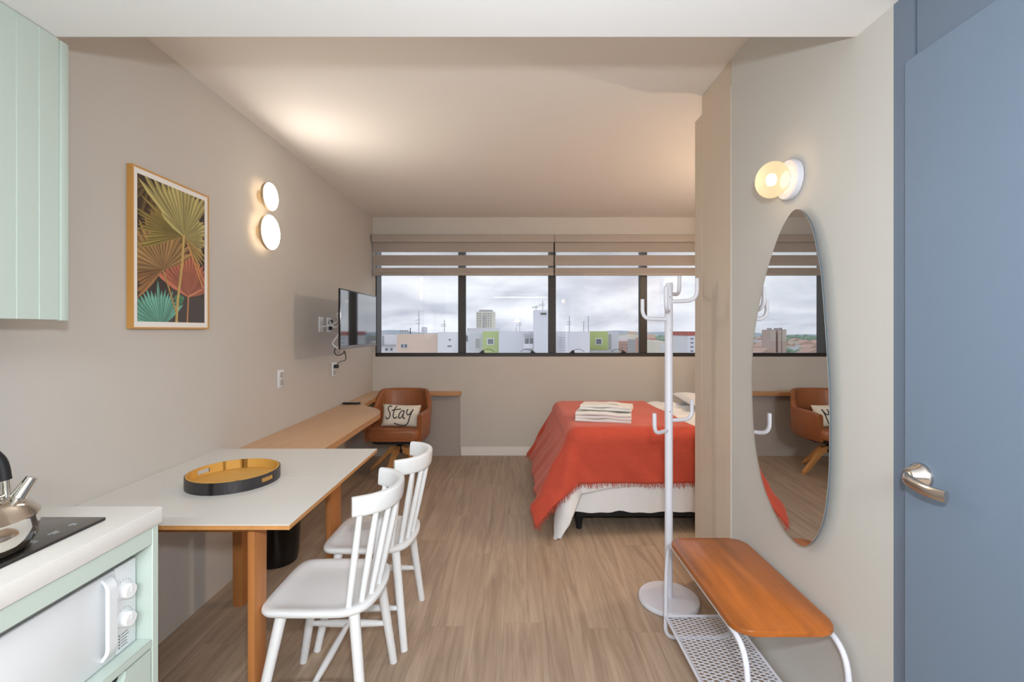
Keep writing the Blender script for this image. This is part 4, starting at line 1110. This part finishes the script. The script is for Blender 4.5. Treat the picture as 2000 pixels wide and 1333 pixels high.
def ex_peach(t, a, b):
    bm = NB(); p = at(781, 646, Y)
    for k in range(4): x_ = at(781+k*5, 646, Y).x; box(bm, x_-0.05, x_+0.05, Y+0.2, Y+0.3, a.z, p.z)
    box(bm, p.x-0.1, at(797, 646, Y).x, Y+0.2, Y+0.3, p.z-0.08, p.z+0.04); finish('roof_rail', bm, MB['grey'], t)
    q = at(826.5, 652, Y); bm = NB(); lathe(bm, [(0.36, 0), (0.38, 0.1), (0.38, 0.8), (0.30, 0.95)], (q.x, Y+0.8, a.z), n=18); finish('water_tank', bm, MB['cool'], t)
    mast(t, 818, 608, 653, Y+0.3); c = at(800, 641, Y); bm = NB(); tube(bm, [(c.x, Y+0.4, a.z), (c.x, Y+0.4, c.z)], 0.06, 6); finish('flue', bm, M_BLACK, t)
building('peach block with two small windows behind the left window pane', 775, 855, 653, Y, 3.4, MB['peach'], [(783, 788.5, 672, 680), (789.5, 796, 672, 680)], extra=ex_peach)
def ex_w1(t, a, b):
    bm = NB()
    p = at(748, 656, Y+4); tube(bm, [(p.x, Y+3.9, p.z), (p.x, Y+3.9, at(0, 676, Y+4).z)], 0.13, 6); finish('drain_pipe', bm, MB['grey'], t)
    p = at(737, 674, Y+3.8); q = at(772, 672, Y+3.8); bm = NB(); box(bm, p.x, q.x, Y+3.6, Y+4, p.z-0.12, p.z); finish('roof_ledge', bm, MB['grey'], t)
    mast(t, 741, 612, 655, Y+5)
building('white rooftop block at the far left edge of the window', 700, 775, 655, Y+4, 3.5, MB['white'], [(752, 758, 680, 686), (762, 767, 680, 686)], extra=ex_w1)
building('white stair tower above the left rooftop block', 730, 752, 650, Y+8, 4, MB['cool'], [(746, 748.5, 655, 660)])
building('white house with small dark openings left of the first mullion', 855, 935, 649, Y-2.2, 2.0, MB['white'], [(876, 881, 662, 666), (873, 883, 674, 679), (909, 914, 655, 668)], extra=lambda t, a, b: mast(t, 868, 625, 649, Y-1))
def ex_tower(t, a, b):
    p = at(935, 605, 200); q = at(960, 612, 200); finish('penthouse', bx(p.x, q.x, 202, 212, a.z, p.z), MB['grey'], t, smooth=0)
    p = at(943, 616, 200); q = at(947, 640, 200); finish('stair_strip', bx(p.x, q.x, 199.6, 200, q.z, p.z), MB['grey'], t, smooth=0)
building('tall pale high-rise with a grid of windows, far beyond the second pane', 930, 965, 609, 200, 14, MB['cream'], [(932+c*4.4 + (3 if c > 1 else 0), 935+c*4.4 + (3 if c > 1 else 0), 612+r*4.6, 614.6+r*4.6) for c in range(6) for r in range(8)], extra=ex_tower)
Y = 55
building('stepped white block below the high-rise', 912, 975, 641, Y+9, 4, MB['white'])
building('white wing with grey panel beside the left lime block', 918, 943, 650, Y+0.6, 1.6, MB['cool'], [(927, 938, 660, 682)], MB['grey'])
building('left lime green block with one window', 943, 974, 647.5, Y-1.4, 1.8, MB['lime'], [(951, 965, 661, 674)])
def ex_w2(t, a, b):
    p = at(1023, 655, Y-2.6); q = at(1041, 651, Y-2.6)
    finish('canopy', bx(p.x, q.x-0.08, Y-3.4, Y-2.6, p.z-0.1, p.z+0.1), MB['grey'], t, smooth=0)
    p = at(1023, 672, Y-3.4); finish('balcony_rail', bx(p.x, at(1041, 0, Y-3.4).x, Y-3.4, Y-3.35, p.z-0.5, p.z), MB['white'], t, smooth=0)
    mast(t, 1015, 622, 648, Y-2); mast(t, 1008, 640, 648, Y-2, False)
building('long white block with a glazed balcony window in the middle pane', 974, 1044, 647.5, Y-2.6, 1.1, MB['cool'], [(1024, 1033.5, 660, 682), (1034, 1043, 660, 682)], extra=ex_w2)
def ex_slab(t, a, b):
    p = at(1056, 611.5, Y-5.1); q = at(1067, 615, Y-5.1); finish('vent', bx(p.x, q.x, Y-5.12, Y-5, q.z, p.z), M_BLACK, t, smooth=0)
    mast(t, 1060, 588, 606, Y-4); mast(t, 1047, 597, 606, Y-4)
building('tall white slab with a dark vent slot by the middle mullion', 1043, 1086, 606, Y-5, 2.2, MB['cool'], extra=ex_slab)
def ex_rail(t, a, b):
    bm = NB()
    for k in range(6): z = at(0, 660+k*5, Y-2.4).z; box(bm, at(1089, 0, Y-2.4).x, at(1104, 0, Y-2.4).x, Y-2.4, Y-2.35, z-0.03, z+0.03)
    finish('railings', bm, MB['grey'], t); mast(t, 1112, 618, 648, Y-1); mast(t, 1140, 628, 648, Y-1, False); mast(t, 1149, 618, 648, Y-1, False)
building('wide plain white block right of the middle mullion', 1088, 1152, 648, Y-2, 2.5, MB['white'], extra=ex_rail)
building('right lime green block with a dark window', 1152, 1187, 647.5, Y+0.7, 1.6, MB['lime'], [(1163, 1176, 661, 674)])
building('pale white end wall right of the right lime block', 1187, 1208, 648.5, Y+2.5, 3, MB['cool'], [(1189, 1195, 652, 684)], MB['grey'])
building('grey roof terrace at the foot of the right lime block', 1153, 1210, 686, Y-1.5, 2, MB['grey'])
Y = 140
building('brick pink apartment block with white roof in the third pane', 1210, 1241, 667, Y, 14, MB['brick'], [(1213+c*9, 1217+c*9, 671+r*7, 674+r*7) for c in range(2) for r in range(4)], extra=lambda t, a, b: finish('roof_house', bx(a.x+0.5, b.x-1, Y+2, Y+10, a.z, at(0, 659, Y).z), MB['white'], t, smooth=0))
building('grey-blue slab of stacked balconies against the third mullion', 1242, 1258, 664, Y-14, 9, MB['grey'], [(1244, 1253, 668+r*6, 670.5+r*6) for r in range(6)], MB['white'])
building('cream house roofs behind the brick block', 1222, 1247, 655, Y+60, 16, MB['cream'])
building('mauve low block on the skyline left of the third mullion', 1206, 1222, 654, Y+90, 20, MB['mauve'])
building('slim pinkish tower on the skyline by the third mullion', 1236, 1244, 648, Y+120, 12, MB['peach'])
building('apartment block with striped balconies right of the third mullion', 1258, 1281, 661, Y-28, 8, MB['brick'], [(1264, 1270, 664+r*6, 667+r*6) for r in range(7)] + [(1272, 1278, 666+r*6, 668+r*6) for r in range(6)], MB['white'])
building('tall beige block behind the striped apartment', 1271, 1280, 653, Y+10, 8, MB['peach'])
building('cream block with faint ribs left of the coat rack pole', 1282, 1303, 667, Y-42, 8, MB['cream'])
building('white low house right of the coat rack pole', 1310, 1335, 676, Y-55, 6, MB['white'], [(1322, 1329, 681, 687)])
building('grey pair of towers beyond the coat rack hooks', 1326, 1343, 661, Y+20, 12, MB['mauve'], [(1335, 1339, 667, 675)])
building('pink wall between the white house and the red-topped block', 1333, 1345, 678, Y-45, 5, MB['pink'])
building('white apartment block with a red top at the right window edge', 1343, 1375, 656, Y-66, 8, MB['white'], [(1348, 1355, 660+r*8, 664+r*8) for r in range(4)], extra=lambda t, a, b: finish('red_parapet', bx(a.x-0.1, b.x, Y-66.1, Y-58, a.z, at(0, 648, Y-66).z), MB['red'], t, smooth=0))
# far side seen in the mirror: line through the mirror image of the eye
def mat_mirror_x(px, Yd): return 1.914 - (px-1005)/F*Yd
def twin(px0, px1, py0, label):
    Yd = 420; xa, xb = mat_mirror_x(px0, Yd), mat_mirror_x(px1, Yd); x0_, x1_ = min(xa, xb), max(xa, xb)
    t = thing('building', label, 'building', ((x0_+x1_)/2, Yd+8, GZ), 'brown twin towers on the horizon')
    zt = CH-(py0-645)*Yd/F
    finish('walls', bx(x0_, x1_, Yd, Yd+14, GZ, zt), MB['brown'], t, smooth=0)
    finish('roof_tank', bx(x0_+2, x1_-2, Yd+3, Yd+9, zt, zt+1.6), MB['grey'], t, smooth=0)
    for r in range(5):
        for c in range(3):
            w = (x1_-x0_)/3; xx = x0_ + w*(c+0.5); zz = zt-1.5-r*1.9
            finish('window', bx(xx-0.6, xx+0.6, Yd-0.15, Yd, zz-0.9, zz), MB['cream'], t, smooth=0)
twin(1504, 1515.5, 644.5, 'left brown tower of the pair on the horizon in the mirror')
twin(1520, 1526, 644.5, 'narrow middle brown tower on the horizon in the mirror')
twin(1527.5, 1536, 644.0, 'right brown tower of the pair on the horizon in the mirror')
# suburb houses and trees
MH = [MB['white'], MB['cream'], MB['peach'], MB['white']]
hb = NB(); box(hb, -6, 6, -5, 5, 0, 6); hr = NB(); prism(hr, [(-6.5, 6), (6.5, 6), (0, 9)], -5.4, 5.4, 'XZ')
hw = [None]*4; hroof = None
HP = []
for k in range(56):
    Yd = random.uniform(330, 900); sl_ = random.uniform(0.50, 0.72) if k < 44 else -random.uniform(0.28, 0.36)
    xx = 1.914 - sl_*Yd; s = random.uniform(1.1, 1.9)
    if any(math.hypot(xx-hx_, Yd-hy_) < 32 for hx_, hy_ in HP): continue
    t = thing('house', 'small pale house among trees in the far suburb', 'house', (xx, Yd, GZ), 'small houses in the far suburb')
    c = k % 4; HP.append((xx, Yd))
    if hw[c] is None:
        b_ = hb.copy(); bmesh.ops.translate(b_, verts=b_.verts, vec=Vector((xx, Yd, GZ))); o = finish('walls', b_, MH[c], t, smooth=0); hw[c] = o
    else: o = hw[c].copy(); C.objects.link(o); o.parent = t
    if hroof is None:
        b_ = hr.copy(); bmesh.ops.translate(b_, verts=b_.verts, vec=Vector((xx, Yd, GZ))); o = finish('roof', b_, MB['roof'], t, smooth=0); hroof = o
    else: o = hroof.copy(); C.objects.link(o); o.parent = t
    t.scale = (s, s, s); t.rotation_euler = (0, 0, random.uniform(-0.5, 0.5))
hb.free(); hr.free()
M_TREE = mat('haze_paled_foliage', rgb(140, 162, 142), 0.95, spec=0.1, noise=((0.05, 0.05, 0.05), 0.3, 3))  # aerial haze is put into the colour: green paler than the leaves are
bm = NB()
for k in range(1100):
    Yd = random.uniform(300, 1700)
    sl_ = random.uniform(0.40, 0.85) if k < 560 else -random.uniform(0.1, 0.6)
    r = random.uniform(3.2, 6.5) * (1 + Yd/3000)
    if any(abs(1.9 - sl_*Yd - hx_) < r*1.3+15 and abs(Yd-hy_) < r*1.1+15 for hx_, hy_ in HP + [(-236, 427), (-247, 427)]): continue
    mtx_ = Matrix.Translation((1.9 - sl_*Yd, Yd, GZ + r*0.5)) @ Matrix.Diagonal((r*1.3, r*1.1, r*0.9, 1))
    bmesh.ops.create_icosphere(bm, subdivisions=1, radius=1, matrix=mtx_)
tag(finish('tree_canopy', bm, M_TREE), 'massed green tree crowns spread over the distant suburb', 'trees', kind='stuff')
# low hills on the skyline
M_HILL = mat('hazy_hill', rgb(172, 186, 194), 1.0, spec=0.05)  # the haze is painted as this pale blue-grey base colour
bm = NB()
def hill(u, v):
    X = -2500 + u*3900; Yd = 2300 + v*260
    h = (18 + 9*math.sin(u*17) + 6*math.sin(u*41+1) + 4*math.sin(u*83))*math.sin(PI*v)
    return Vector((X, Yd, GZ + max(0, h)*0.8))
grid(bm, 120, 8, hill); tag(finish('hill_range', bm, M_HILL), 'low hazy blue hills along the horizon', 'hills', kind='structure')
